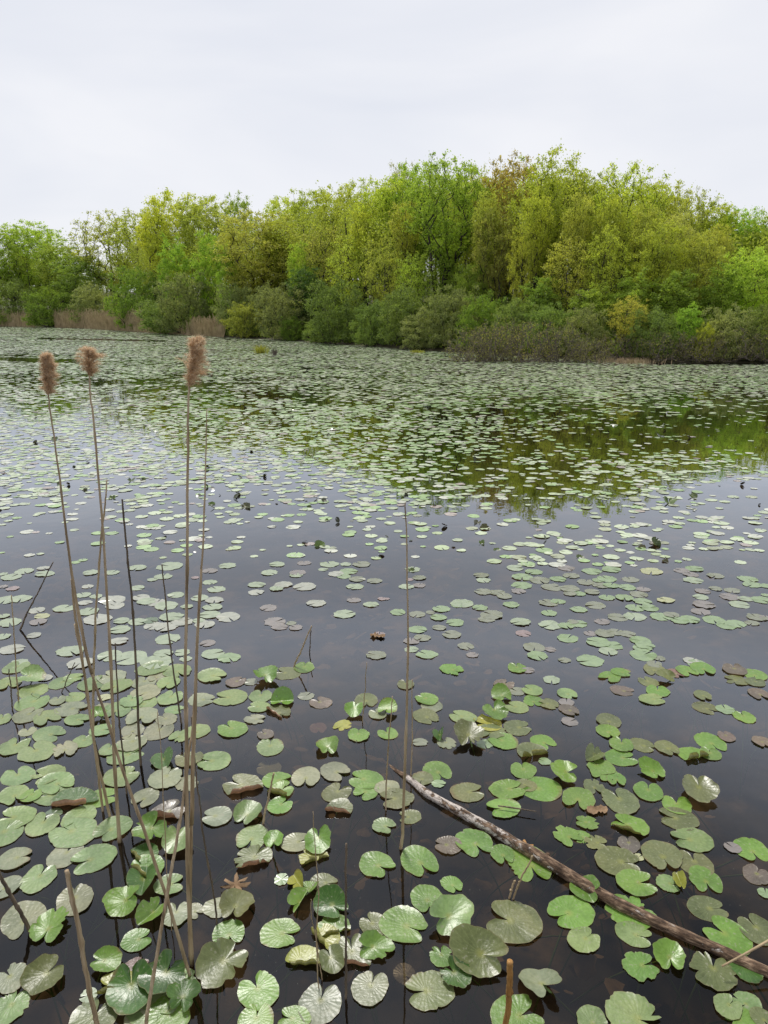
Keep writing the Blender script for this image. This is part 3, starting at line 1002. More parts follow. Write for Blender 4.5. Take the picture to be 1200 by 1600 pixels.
# ------------------------------------------------------------------ lily pads
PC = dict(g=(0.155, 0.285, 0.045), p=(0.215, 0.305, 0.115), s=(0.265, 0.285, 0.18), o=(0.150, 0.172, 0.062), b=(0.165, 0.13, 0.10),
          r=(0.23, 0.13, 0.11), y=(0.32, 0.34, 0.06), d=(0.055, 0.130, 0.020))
CW = dict(g='bright green', p='pale green', s='silvery', o='olive', b='brownish', r='reddish', y='yellowish', d='dark green')

# x y width(px of a 1200x1600 picture) notch-direction(deg, * = any) colour flags
# flags: R raised on its stalk, C curled edge, F folded upright, T torn, U under water, N tan underside, K brown underside
PADS_TXT = """
37 1434 74 -50 s;78 1448 62 -90 g RT;117 1405 62 120 s;18 1527 56 150 s;68 1528 64 45 o R;15 1572 60 * p;192 1412 58 10 g R;213 1468 48 20 g;
236 1428 50 * g F;275 1428 48 100 s;167 1505 48 * g R;210 1512 44 * r T;183 1541 62 * y C;205 1552 84 * d R;256 1532 72 60 d R;235 1566 85 * p;
262 1586 75 100 g;145 1592 80 80 o;139 1556 26 * p;286 1530 44 * g;288 1560 54 * d R;212 1592 40 * s
303 1422 34 * s;340 1417 46 0 s;370 1418 58 -100 o RK;357 1458 54 -60 g;345 1508 80 50 o R;437 1456 64 -10 g;404 1547 72 125 g;400 1594 60 90 g;
471 1408 48 * g F;516 1416 58 * d R;522 1448 56 * g C;506 1464 54 * y C;475 1500 56 * y C;518 1505 46 120 o R;550 1490 70 * o CN;587 1480 54 * g RT;
500 1567 74 80 s;578 1543 64 70 s;460 1592 50 * g;584 1443 48 * o;630 1443 80 -25 g;667 1402 58 -80 g;706 1440 70 200 p RK;803 1440 90 165 o;
745 1497 86 -20 o RK;690 1493 42 * g T;672 1546 78 190 o;712 1526 48 * d R;632 1507 38 * b U;843 1542 64 -60 s RN;807 1588 84 20 g;893 1424 70 200 g;
912 1468 54 30 p;916 1391 50 -30 g F;985 1424 74 * g T;990 1458 54 -20 p;1000 1508 57 10 g;1045 1496 52 -100 g R;1114 1517 72 60 o;1105 1418 58 0 o;
1137 1460 72 140 g;1185 1452 62 110 o;1166 1512 52 * d T;1137 1572 46 30 p;1168 1566 46 200 p;1158 1590 46 * g;1192 1590 40 * o;925 1594 52 * p;990 1590 90 * p T
28 1211 54 * p;75 1209 52 210 p;88 1222 58 * p;22 1241 50 * p;48 1243 34 * g;83 1240 56 * p;25 1276 60 180 p;4 1302 66 * p;66 1287 56 90 p;84 1271 26 * d F;
115 1252 70 * d CN;158 1245 52 10 g;124 1275 56 * p;115 1300 74 160 p;188 1213 56 * p;258 1215 56 * s;292 1223 40 * s;227 1245 46 -120 s;
260 1270 56 * b CN;177 1293 58 -130 p;22 1341 52 * s;102 1333 58 80 s;146 1340 70 205 p;60 1371 60 85 p;10 1385 48 * s;235 1304 54 60 g R;
278 1318 52 * p RK;224 1334 50 * d C;229 1355 58 * g C;226 1377 60 * d F;264 1382 48 * p;380 1228 62 * o CN;432 1218 46 0 g;437 1237 46 * g C;
437 1258 42 40 g;340 1275 50 180 s;388 1272 48 -120 p R;394 1307 54 -100 p;428 1313 34 -80 g R;478 1213 48 -90 s;523 1205 50 * s;526 1237 50 * o;
572 1217 54 170 g;573 1235 44 * g;530 1264 48 * o CN;463 1316 46 * s;497 1316 50 90 g R;490 1339 52 * y C;395 1342 60 * o CNT;588 1350 58 -30 g;600 1290 38 -20 p;
440 1375 24 * g F;466 1376 36 * y F;486 1388 34 * g F;506 1378 42 * o;605 1230 40 * s;620 1247 52 * o K;683 1203 50 -60 g;660 1215 36 * o;
685 1225 22 * g;730 1237 54 5 o;793 1233 54 10 g;787 1262 52 190 g;846 1231 68 175 g;822 1226 34 * o;818 1203 44 90 g;880 1212 44 -10 g R;
904 1247 54 * g;640 1275 36 * o;655 1344 64 -60 g;741 1315 64 -60 g;701 1320 44 * b;785 1334 42 -80 g;828 1347 76 -80 g;706 1380 36 -60 g;
887 1305 46 * g T;943 1206 44 * g;963 1217 34 -100 g;1018 1204 42 -70 g R;928 1228 38 * o;970 1250 60 110 o;1013 1236 50 60 g;1092 1240 58 70 o R;
1058 1256 50 70 g;1060 1278 58 170 o;1082 1311 62 180 p;984 1291 57 * g C;918 1285 34 * g T;908 1306 32 * g T;931 1315 36 * o;983 1318 38 80 b;
965 1345 70 -10 o;1034 1335 66 -90 o;1086 1347 58 * o;1102 1373 56 -100 g;1044 1379 38 * p;1063 1378 36 * y F;994 1379 62 0 g;1174 1326 56 -90 g;
1145 1325 26 * b;1182 1366 44 40 b;998 1340 16 * y;1196 1396 24 * g
25 1042 44 * p;13 1067 42 * p;50 1062 42 180 p R;70 1060 24 * s;52 1078 48 -60 p;50 1097 54 60 p;3 1123 32 * p;43 1117 46 * s;73 1121 45 -30 p;43 1142 28 * s;
76 1146 52 -10 p;22 1165 50 80 p;58 1174 58 * p;102 1170 42 -60 s;130 1157 38 * p;95 1066 40 * p;115 1058 30 * p;90 1094 28 * s;110 1107 48 * s;117 1088 34 170 p;
145 1067 50 * p;175 1057 48 * s;183 1071 46 -140 p;163 1090 22 * y;120 1124 38 -10 p;160 1105 32 * s;182 1108 48 * p;154 1120 30 * g R;158 1140 36 0 p;205 1095 38 * p;
226 1097 42 * p;225 1065 40 * s;228 1081 48 * s;263 1066 38 -90 p;266 1090 42 80 p;272 1108 30 * p;247 1056 34 * s;238 1044 50 * p;277 1048 46 * p;222 1119 54 * s;
207 1140 40 * s;248 1141 52 * s;260 1123 36 * s;205 1160 50 * s;170 1171 32 * p;196 1179 56 * p;256 1188 46 * d F;282 1149 36 * p;292 1186 40 * o;330 1055 46 -10 p;
314 1092 44 * s;309 1141 42 * p;360 1089 52 180 p;368 1065 34 * b;392 1066 22 * o;416 1060 42 * g R;448 1051 46 * o;475 1042 36 * g;407 1087 40 90 p;405 1104 36 * p;
441 1095 42 * g F;434 1112 44 * o CN;478 1088 26 * o;501 1097 36 * b;398 1123 32 * s T;363 1139 50 150 g;415 1147 28 * b;422 1166 46 100 p;420 1189 42 90 s U;335 1188 54 180 p;
304 1183 30 * o;497 1127 30 * r U;535 1132 30 * y;553 1113 32 60 g R;572 1093 40 -80 o;590 1115 30 * s;560 1148 38 90 g;512 1168 40 -80 g R;606 1145 34 * g;
706 1045 38 -30 g;634 1069 30 90 o;667 1092 38 * g;675 1102 36 100 s;665 1118 44 -40 o;606 1110 34 * g R;724 1120 42 160 p;773 1116 44 * g R;762 1130 48 * y C;
808 1136 46 * o;732 1140 20 * g;787 1157 46 160 g;768 1142 44 * o;732 1156 50 * o RKT;698 1160 32 * s T;757 1163 26 * g;688 1149 30 * d F;656 1160 24 * o CN;787 1069 36 * b;
783 1087 36 -60 g R;808 1081 26 * o;832 1078 34 160 p;833 1094 34 -90 g;808 1104 38 160 p;858 1099 32 * o;862 1063 26 -60 p;886 1083 34 * p;885 1098 24 * b;889 1109 32 * b;
890 1128 26 * b T;848 1158 42 -40 g;832 1175 52 * o C;851 1190 20 * g;808 1043 32 * g;825 1048 20 * b;953 1057 38 * g;970 1050 30 -10 g;972 1078 36 -10 b;1022 1045 38 * o;
1055 1051 28 * r;1073 1048 36 -60 g;1098 1044 40 * g;1013 1064 34 * o;1040 1060 28 * o RK;1028 1079 40 60 g;1018 1092 38 0 p;1148 1046 40 * b;1180 1053 40 * g;1152 1062 36 * o;
1180 1065 32 * o;1187 1084 36 * b;1098 1086 30 * o;1102 1105 40 -30 o;1133 1109 28 * g;1163 1119 36 90 g;951 1125 42 * o;950 1142 40 -90 g;971 1163 42 60 g;1003 1163 40 -20 o;
970 1183 50 0 g;928 1181 38 * o F;940 1198 44 * g;1042 1168 38 -60 o;1110 1158 50 * g;1084 1180 48 * g C;1110 1177 36 * g;1135 1150 30 * b;1190 1158 30 * b
"""
MID_TXT = """
5 897 14 p;18 902 30 p;38 893 28 p;70 897 30 p;68 888 20 s;5 917 14 b;20 920 20 r;8 938 34 p;33 936 32 p;57 954 26 s;66 963 24 y;60 972 26 b;53 993 22 s;5 963 20 p;15 973 34 p;5 995 22 p;18 1015 38 s;
28 1037 32 p;142 895 24 p;175 895 22 p;137 917 18 s;130 930 24 p;150 932 20 p;133 942 22 s;100 951 32 p;138 956 32 p;153 968 42 s;110 1018 42 p;125 1037 40 s;175 938 40 s;180 947 30 s;215 887 28 p;265 885 40 p;
255 901 28 p;238 906 16 p;215 919 22 p;275 930 26 p;220 934 28 s;230 940 30 p;260 947 36 p;245 942 30 s;292 948 20 p;190 970 24 p;215 972 30 p;235 970 26 d;268 964 38 p;188 984 32 p;240 978 30 s;285 972 34 s;
260 980 36 s;262 999 38 p;185 1002 30 s;172 1025 38 p;205 1028 50 p;255 1021 30 p;245 1035 50 p;285 1020 24 p;290 1030 20 p;305 903 12 r;328 892 24 b;355 884 28 p;328 910 22 p;338 921 28 p;335 938 30 s;
312 935 26 p;332 949 30 p;328 961 34 p;357 965 36 s;320 976 32 s;310 970 20 p;325 1005 24 b;333 1022 36 p;358 1028 36 g;401 914 28 p;400 926 24 s;421 895 26 p;432 920 22 p;442 914 28 s;476 917 34 s;465 895 26 b;
463 899 22 p;433 882 24 p;475 880 22 b;505 890 16 p;515 882 30 p;494 943 30 s;420 950 26 b;430 972 34 b;437 980 26 b;462 981 22 b;455 974 16 o;538 960 34 p;540 882 18 p;565 882 28 o;525 897 24 s;545 893 28 g;
537 901 22 g;558 905 26 o;585 908 24 o;555 917 28 p;553 938 22 b;580 945 24 p;597 936 14 r;592 992 20 r;588 1024 32 o;645 890 24 p;655 903 22 o;635 917 24 p;655 915 20 b;604 936 10 r;640 906 12 r;752 899 24 o;
755 907 22 p;755 925 26 o;776 926 26 o;788 932 24 o;722 943 36 p;715 946 20 g;750 950 24 g;768 961 36 o;760 968 26 o;799 945 26 g;690 952 28 g;685 965 26 g;652 960 26 o;622 957 24 g;672 957 14 o;711 973 28 g;
686 981 22 o;652 984 30 g;660 997 26 o;643 1002 26 b;643 1015 22 p;667 1023 34 g;706 992 30 o;728 1010 26 o;738 1024 20 b;805 888 26 p;834 894 28 g;816 902 32 g;843 907 32 o;815 915 32 g;810 924 22 b;
872 905 26 g;885 888 26 b;892 900 26 o;863 918 34 o;890 920 30 o;890 928 20 o;857 942 30 o;872 940 24 g;858 958 24 g;813 972 32 p;818 990 24 r;860 977 36 p;885 978 26 g;895 972 18 o;887 998 32 g;835 1012 34 o;
840 1025 32 g;860 1015 18 b;882 1032 20 o;897 952 14 g;925 893 30 g;955 890 30 g;948 905 30 g;935 907 20 g;915 910 26 o;938 915 26 o;955 915 26 g;985 906 26 o;1005 921 22 b;980 918 26 g;905 928 20 g;925 925 24 o;
948 934 26 g;976 934 28 g;998 929 28 o;1004 940 28 g;1015 950 28 g;993 950 30 g;1040 938 28 y;930 946 30 o;905 953 26 g;965 965 30 o;992 964 36 p;941 972 24 b;903 975 30 g;1033 964 34 g;1049 961 24 o;1062 970 28 g;
1078 968 30 g;1115 969 34 g;1135 978 30 g;1150 975 30 g;1100 945 34 b;1095 956 30 b;1095 933 24 p;1098 924 24 b;1118 920 20 o;1018 893 34 y;1085 889 28 g;1080 898 24 b;1083 907 30 p;1065 892 24 b;1118 900 26 o;
1168 905 30 g;1175 914 28 g;1144 923 24 o;1140 933 30 b;1165 936 24 p;1190 938 30 g;1155 945 30 p;1197 916 20 g;1196 930 14 g;1182 965 30 o;1175 974 22 o;1197 966 20 b;945 990 30 o;962 988 26 o;980 991 26 o;
922 990 20 b;935 1004 36 g;957 1009 30 g;950 1018 28 p;1000 1001 34 g;1008 1009 30 g;1003 1013 28 g;1005 1024 40 g;1030 1029 18 o;922 1033 40 g;1023 1038 24 o;1080 1033 24 s;1090 1038 30 g
"""


def outline(rg, gap, wav, tear):
    """polar outline about the stalk; notch towards +x. returns angles, radii (unit: overall diameter about 1)"""
    n = 54
    th = np.linspace(gap, 2 * math.pi - gap, n)
    a, b, cx = 0.53 * rg.uniform(0.97, 1.06), 0.49 * rg.uniform(0.95, 1.04), -0.10
    c, s = np.cos(th), np.sin(th)
    A = (c / a) ** 2 + (s / b) ** 2
    B = -2 * c * cx / a ** 2
    C = cx ** 2 / a ** 2 - 1
    r = (-B + np.sqrt(B * B - 4 * A * C)) / (2 * A)
    d = np.minimum(th - gap, 2 * math.pi - gap - th)
    r *= 1 - 0.42 * np.exp(-(d / 0.17) ** 1.5)
    r *= 1 + 0.07 * np.exp(-((d - 0.45) / 0.3) ** 2)
    for k, am in ((2, .02), (3, .018), (5, .012), (8, .01), (13, .008)):
        r *= 1 + am * wav * math.sqrt(2) * np.sin(k * th + rg.uniform(0, 6.28)) * rg.uniform(0.3, 1.2)
    if tear:
        for _ in range(rg.integers(3, 6)):
            t0 = rg.uniform(gap, 6.28 - gap)
            r *= 1 - rg.uniform(0.12, 0.42) * np.exp(-((th - t0) / rg.uniform(0.04, 0.14)) ** 2)
        r *= 1 + rg.normal(size=n) * 0.02
    else:
        for _ in range(rg.integers(0, 5)):      # nibbled bites
            t0 = rg.uniform(gap + .3, 6 - gap)
            r *= 1 - rg.uniform(0.03, 0.11) * np.exp(-((th - t0) / rg.uniform(0.03, 0.06)) ** 2)
    return th, r


RINGS = np.array([0.0, 0.10, 0.24, 0.40, 0.56, 0.70, 0.82, 0.91, 0.965, 1.0])


def make_pad_mesh(rg, flags, diam, mat):
    gap = rg.choice([0.03, 0.09, 0.18, 0.3], p=[.25, .3, .3, .15]) * rg.uniform(0.7, 1.3)
    th, r = outline(rg, gap, rg.uniform(0.7, 1.5) + ('R' in flags) * 0.6, 'T' in flags or rg.uniform() < 0.13)
    n, m = len(th), len(RINGS)
    rr = RINGS[:, None] * r[None, :]
    x, y = rr * np.cos(th), rr * np.sin(th)
    z = np.zeros_like(x)
    rho = RINGS[:, None]
    for k in (2, 3, 5):
        z += rg.normal() * 0.010 / k ** 0.3 * rho ** 2 * np.sin(k * th + rg.uniform(0, 6.28))[None, :]
    z += rho ** 5 * 0.022 * np.maximum(0, np.sin(2 * th + rg.uniform(0, 6.28)) + rg.uniform(-0.6, 0.5))[None, :]
    z -= 0.006 * (1 - rho) ** 2
    # the lobes beside the notch lift a little
    z += 0.035 * rg.uniform(0, 1) * np.exp(-((th - gap) / 0.3) ** 2)[None, :] * rho ** 2
    z += 0.035 * rg.uniform(0, 1) * np.exp(-((6.283 - gap - th) / 0.3) ** 2)[None, :] * rho ** 2
    if 'R' in flags:
        z += rho ** 2 * 0.10 * np.cos(2 * th + rg.uniform(0, 6.28))[None, :] * rg.uniform(0.5, 1.2)
        z += 0.07 * rho ** 2
    P = np.stack([x, y, z], -1) * diam
    if 'C' in flags:     # one side rolls up and over
        fa = rg.uniform(-2.2, -0.9) if rg.uniform() < 0.75 else rg.uniform(0, 6.28)
        P_fa = fa
    P = P.reshape(-1, 3)
    F, nn = [], []
    for i in range(m - 1):
        for j in range(n - 1):
            if i == 0:
                F += [0, n + j, n + j + 1]
                nn.append(3)
            else:
                F += [i * n + j, (i + 1) * n + j, (i + 1) * n + j + 1, i * n + j + 1]
                nn.append(4)
    me = mesh_np('lily_pad', P, F, nn, [mat], True)
    uvl = me.uv_layers.new(name='UVMap')
    li = np.zeros(len(me.loops), np.int32)
    me.loops.foreach_get('vertex_index', li)
    U = np.stack([np.broadcast_to(th / 6.2832, (m, n)), np.broadcast_to(RINGS[:, None], (m, n))], -1).reshape(-1, 2)
    uvd = U[li].copy()
    # apex corners take the angle of their own wedge
    uvl.data.foreach_set('uv', uvd.astype(np.float32).ravel())
    return me


def bend_world(co, flags, rg, diam, facing):
    """shape raised, curled and folded leaves; co in metres, notch already turned to its direction"""
    if 'C' in flags:
        d = np.array([math.cos(facing), math.sin(facing)])
        s = co[:, 0] * d[0] + co[:, 1] * d[1]
        # the roll tapers along its length, so it reads as a withered edge and not as a pipe
        e = np.array([-d[1], d[0]])
        tt = (co[:, 0] * e[0] + co[:, 1] * e[1]) / diam
        s0 = diam * (rg.uniform(0.10, 0.22) + rg.uniform(-0.28, 0.28) * tt + 0.02 * np.sin(tt * 17 + rg.uniform(0, 6)))
        rc = diam * (rg.uniform(0.07, 0.11) + rg.uniform(-0.10, 0.10) * tt).clip(0.035, 0.2)
        ang = np.minimum(np.maximum(0, s - s0) / rc, rg.uniform(2.4, 3.4))
        ds = np.where(s > s0, s0 + rc * np.sin(ang) - s, 0)
        dz = np.where(s > s0, rc * (1 - np.cos(ang)), 0)
        co[:, 0] += ds * d[0]
        co[:, 1] += ds * d[1]
        co[:, 2] += dz
        tl = R(rg.uniform(2, 9))
        co[:, 2] += s.clip(-9, s0) * math.tan(tl) * -0.5
    if 'F' in flags:
        d = np.array([math.cos(facing), math.sin(facing)])
        e = np.array([-d[1], d[0]])
        s = co[:, 0] * e[0] + co[:, 1] * e[1]
        t = co[:, 0] * d[0] + co[:, 1] * d[1]
        a1, a2 = R(rg.uniform(30, 80)), R(rg.uniform(5, 35))
        an = np.where(s > 0, a1, a2)
        sn = s * np.cos(an)
        co[:, 2] += np.abs(s) * np.sin(an)
        co[:, :2] = t[:, None] * d + sn[:, None] * e
    if 'R' in flags:
        tilt = R(rg.uniform(6, 18))
        ax = Matrix.Rotation(tilt, 3, Vector((-math.sin(facing), math.cos(facing), 0)))
        co[:] = co @ np.array(ax).T
    co[:, 2] -= co[:, 2].min() if ('R' in flags or 'C' in flags or 'F' in flags) else 0
    if 'R' in flags: co[:, 2] += diam * rg.uniform(0.0, 0.12)
    return co


def parse(txt):
    res = []
    for it in txt.replace('\n', ';').split(';'):
        p = it.split()
        if len(p) >= 5: res.append((float(p[0]), float(p[1]), float(p[2]), p[3], p[4], p[5] if len(p) > 5 else ''))
        elif len(p) == 4: res.append((float(p[0]), float(p[1]), float(p[2]), '*', p[3], ''))
    return res


PADS = parse(PADS_TXT)
MID = parse(MID_TXT)
MAX_THINGS = 300
if len(PADS) > MAX_THINGS:
    srt = sorted(PADS, key=lambda p: -p[2])
    keep = set(id(p) for p in srt[:MAX_THINGS])
    REST = [p for p in PADS if id(p) not in keep]
    PADS = [p for p in PADS if id(p) in keep]
else:
    REST = []
print('pads', len(PADS), 'rest', len(REST), 'mid', len(MID))

LANDMARKS = [
 ("the log's thin upper tip", 605, 1198), ("the log's whitest stretch", 770, 1285), ("the log's brown middle", 925, 1385), ("the log's thick lower end", 1150, 1505),
 ('the orange broken reed stub', 794, 1555), ('the thick brown slanting stalk', 125, 1490), ("the biggest-plumed reed's foot", 298, 1505),
 ("the lone tall reed's foot", 628, 1322), ('the upright dark twig', 541, 1480), ('the bent dark stick', 32, 985), ('the pale leaning stick', 461, 1040),
 ('the dead brown leaf rosette', 368, 1385), ('the slender sticks by the log', 812, 1390), ('the small yellow floating scrap', 933, 1266),
 ('the dark stalk at the left edge', 46, 1455), ('the short brown leaning stem', 411, 1287), ('the hair-thin straw stem', 573, 1085),
 ('the plumeless dark reed foot', 219, 1195), ('the thin stem beside the lone reed', 604, 1262), ('the pale twig across the log', 1165, 1490)]
ORD = ['nearest', 'second nearest', 'third nearest', 'fourth nearest', 'fifth nearest', 'sixth nearest', 'seventh nearest', 'eighth nearest', 'ninth nearest', 'tenth nearest', 'eleventh nearest', 'twelfth nearest',
       'thirteenth nearest', 'fourteenth nearest', 'fifteenth nearest']
DIRW = {'l': 'left of', 'r': 'right of', 'u': 'beyond', 'd': 'below'}


def adj(fl):
    return ('curled ' if 'C' in fl else 'folded ' if 'F' in fl else 'ragged ' if 'T' in fl else 'raised ' if 'R' in fl else 'sunken ' if 'U' in fl else 'flat ')


def label_pads(pads):
    allp = pads + REST + MID
    ranks = {}
    for li_, (nm, lx, ly) in enumerate(LANDMARKS):
        bins = {}
        for i, p in enumerate(allp):
            dx, dy = p[0] - lx, (p[1] - ly) * 1.5
            d = 'l' if dx < 0 and abs(dx) >= abs(dy) else 'r' if abs(dx) >= abs(dy) else 'u' if dy < 0 else 'd'
            bins.setdefault((d, p[4], adj(p[5])), []).append((math.hypot(dx, dy), i))
        for (d, c, a), ls in bins.items():
            for k, (dist, i) in enumerate(sorted(ls)):
                ranks.setdefault(i, []).append((k + dist / 90.0, k, li_, d))
    res = []
    for i, p in enumerate(pads):
        _, k, li_, d = min(ranks[i])
        res.append(f"{CW[p[4]]} {adj(p[5])}lily pad, {ORD[min(k, 14)]} such {DIRW[d]} {LANDMARKS[li_][0]}")
    return res


LAB = label_pads(PADS)
prng = np.random.default_rng(2024)
for i, (px, py, wpx, nt_, c, fl) in enumerate(PADS):
    P, t = ground(px, py, 0.006)
    diam = wpx * t / F_PX * 0.93
    dep = math.asin(min(1, (H_CAM) / t / math.sqrt(1 + ((px - 600) / F_PX) ** 2)))
    na = prng.uniform(0, 360) if nt_ == '*' else float(nt_)
    wa = math.atan2(math.sin(R(na)) / max(0.2, math.sin(dep)), math.cos(R(na)))
    mat = M_PAD_TAN if 'N' in fl else M_PAD_DARK if 'K' in fl else M_PAD
    me = make_pad_mesh(prng, fl, diam, mat)
    co = np.zeros(len(me.vertices) * 3, np.float32)
    me.vertices.foreach_get('co', co)
    co = co.reshape(-1, 3).astype(float)
    ca, sa = math.cos(wa), math.sin(wa)
    # centre the blade, then turn it
    co[:, 0] += 0.10 * diam
    co[:, :2] = np.stack([co[:, 0] * ca - co[:, 1] * sa, co[:, 0] * sa + co[:, 1] * ca], 1)
    facing = prng.uniform(R(-125), R(-55)) if prng.uniform() < 0.7 else prng.uniform(0, 6.28)
    co = bend_world(co, fl, prng, diam, facing)
    base_z = 0.0012 + 0.0013 * (i % 5)
    if 'U' in fl: base_z = -0.035
    if not ('R' in fl or 'C' in fl or 'F' in fl or 'U' in fl):
        # a floating leaf: no part of it dips through the surface film
        co[:, 2] = np.where(co[:, 2] < 0, co[:, 2] * 0.25, co[:, 2] * 0.8)
    me.vertices.foreach_set('co', co.astype(np.float32).ravel())
    me.update()
    o = link('lily_pad', me)
    o.location = (P.x, P.y, base_z)
    v = prng.uniform(0.84, 1.16)
    cc = PC[c]
    o.color = (cc[0] * v * prng.uniform(.92, 1.08), cc[1] * v, cc[2] * v * prng.uniform(.9, 1.1), 1)
    set_tags(o, LAB[i], 'lily pad', 'floating lily pads')
    if py > 1000 and 'U' not in fl:      # its stalk, running down under water
        ap = co[0]
        aa = prng.uniform(0, 6.28)
        ln = prng.uniform(0.15, 0.4)
        e = np.array([ap[0] + math.cos(aa) * ln, ap[1] + math.sin(aa) * ln, -0.38])
        mid = ap * .6 + e * .4 + np.array([math.cos(aa) * .05, math.sin(aa) * .05, -0.02])
        S = Soup()
        S.tube(spline([ap + np.array([0, 0, -0.001]), mid, e], 6), np.full(6, prng.uniform(0.0026, 0.0042)), 5)
        link('stem', S.mesh('stem', [M_STEM], True), o)

# dark leaves standing out of the water further out
UP = [(500, 848, 24, 'dark brown leaf standing up from the open water left of the lone reed'), (1021, 846, 24, 'upright dark green leaf on the right half of the open water'),
      (1003, 853, 15, 'grey-brown drooping leaf beside the upright dark green one'), (756, 822, 22, 'dark curled leaf right of the lone reed top, lower of two'),
      (746, 814, 16, 'dark olive leaf just above the curled one right of the reed top'), (777, 857, 15, 'dark brown cup-shaped leaf right of the lone reed'),
      (752, 846, 13, 'small dark leaf tip above the brown cup-shaped one'), (176, 775, 17, 'rounded green leaf raised beside the second plumed reed'),
      (223, 747, 14, 'round dark leaf with its mirror image between the plumed reeds'), (206, 748, 16, 'dark leaf bent over beside the round one between the reeds'),
      (86, 684, 15, 'green leaf standing up by the first plumed reed'), (57, 690, 10, 'small green upright leaf left of the first plumed reed'),
      (332, 785, 16, 'dark green leaf raised just right of the thin bare reed'), (383, 788, 20, 'brown-green leaf pair raised right of the thin bare reed'),
      (1045, 780, 26, 'dark green leaf raised below the tree reflection at right'), (1081, 773, 17, 'brown leaf beside the dark green one below the tree reflection'),
      (484, 790, 10, 'small dark leaf tip alone in the open water'), (512, 811, 11, 'dark pointed leaf above the tall dark brown one'),
      (907, 868, 18, 'flat dark brown leaf floating among green pads at right'), (642, 889, 14, 'green leaf raised against the lone tall reed'),
      (1040, 875, 14, 'small brown leaf tip far right of the lone reed'), (134, 764, 12, 'dark leaf low on the water left of the second reed')]
for k, (px, py, wpx, lab) in enumerate(UP):
    P, t = ground(px, py + wpx * 0.2)
    diam = wpx * t / F_PX * 0.72
    rg = np.random.default_rng(500 + k)
    me = make_pad_mesh(rg, 'RT', diam, M_PAD_DARK)
    co = np.zeros(len(me.vertices) * 3, np.float32)
    me.vertices.foreach_get('co', co)
    co = co.reshape(-1, 3).astype(float)
    yv = co[:, 1].copy()
    co[:, 2] += np.abs(yv) * rg.uniform(0.3, 0.8)
    Rm = Matrix.Rotation(R(rg.uniform(0, 360)), 3, 'Z')
    Tm = Matrix.Rotation(R(rg.uniform(12, 34)), 3, 'X') @ Rm
    co = co @ np.array(Tm).T
    co[:, 2] -= co[:, 2].min() + 0.01
    me.vertices.foreach_set('co', co.astype(np.float32).ravel())
    me.update()
    o = link('standing_leaf', me)
    o.location = P
    o.color = (*random.choice([(0.08, 0.12, 0.025), (0.08, 0.08, 0.03), (0.09, 0.15, 0.025)]), 1)
    set_tags(o, lab, 'leaf', 'leaves standing out of the water')


# ---- every further pad, one object
GY_ = [515, 530, 545, 560, 580, 600, 620, 640, 660, 680, 700, 720, 740, 760, 780, 800, 820, 840, 860, 880]
GXc = [0, 150, 300, 450, 600, 750, 900, 1050, 1200]
GD = np.array([
 [.92] * 9, [.85] * 9, [.85, .8, .85, .85, .9, .9, .9, .9, .9], [.55, .75, .8, .85, .9, .9, .9, .9, .85], [.7, .6, .6, .65, .75, .85, .9, .9, .85],
 [.65, .55, .5, .5, .62, .75, .82, .82, .78], [.6, .55, .45, .45, .5, .6, .66, .7, .6], [.5, .55, .5, .48, .48, .48, .48, .36, .22],
 [.6, .5, .5, .5, .5, .48, .42, .30, .08], [.6, .42, .5, .5, .55, .45, .34, .24, .04], [.55, .4, .45, .45, .48, .36, .30, .34, .1],
 [.5, .35, .4, .45, .5, .2, .3, .46, .3], [.42, .3, .34, .36, .45, .25, .2, .42, .10], [.32, .25, .25, .3, .45, .3, .1, .3, .04],
 [.2, .18, .16, .2, .36, .3, .2, .12, .03], [.13, .1, .1, .16, .26, .2, .2, .2, .15], [.08, .05, .12, .13, .18, .2, .16, .3, .3],
 [.08, .06, .12, .15, .15, .15, .22, .27, .26], [.1, .08, .15, .15, .12, .1, .22, .26, .16], [.1, .1, .18, .12, .1, .06, .24, .2, .1]])


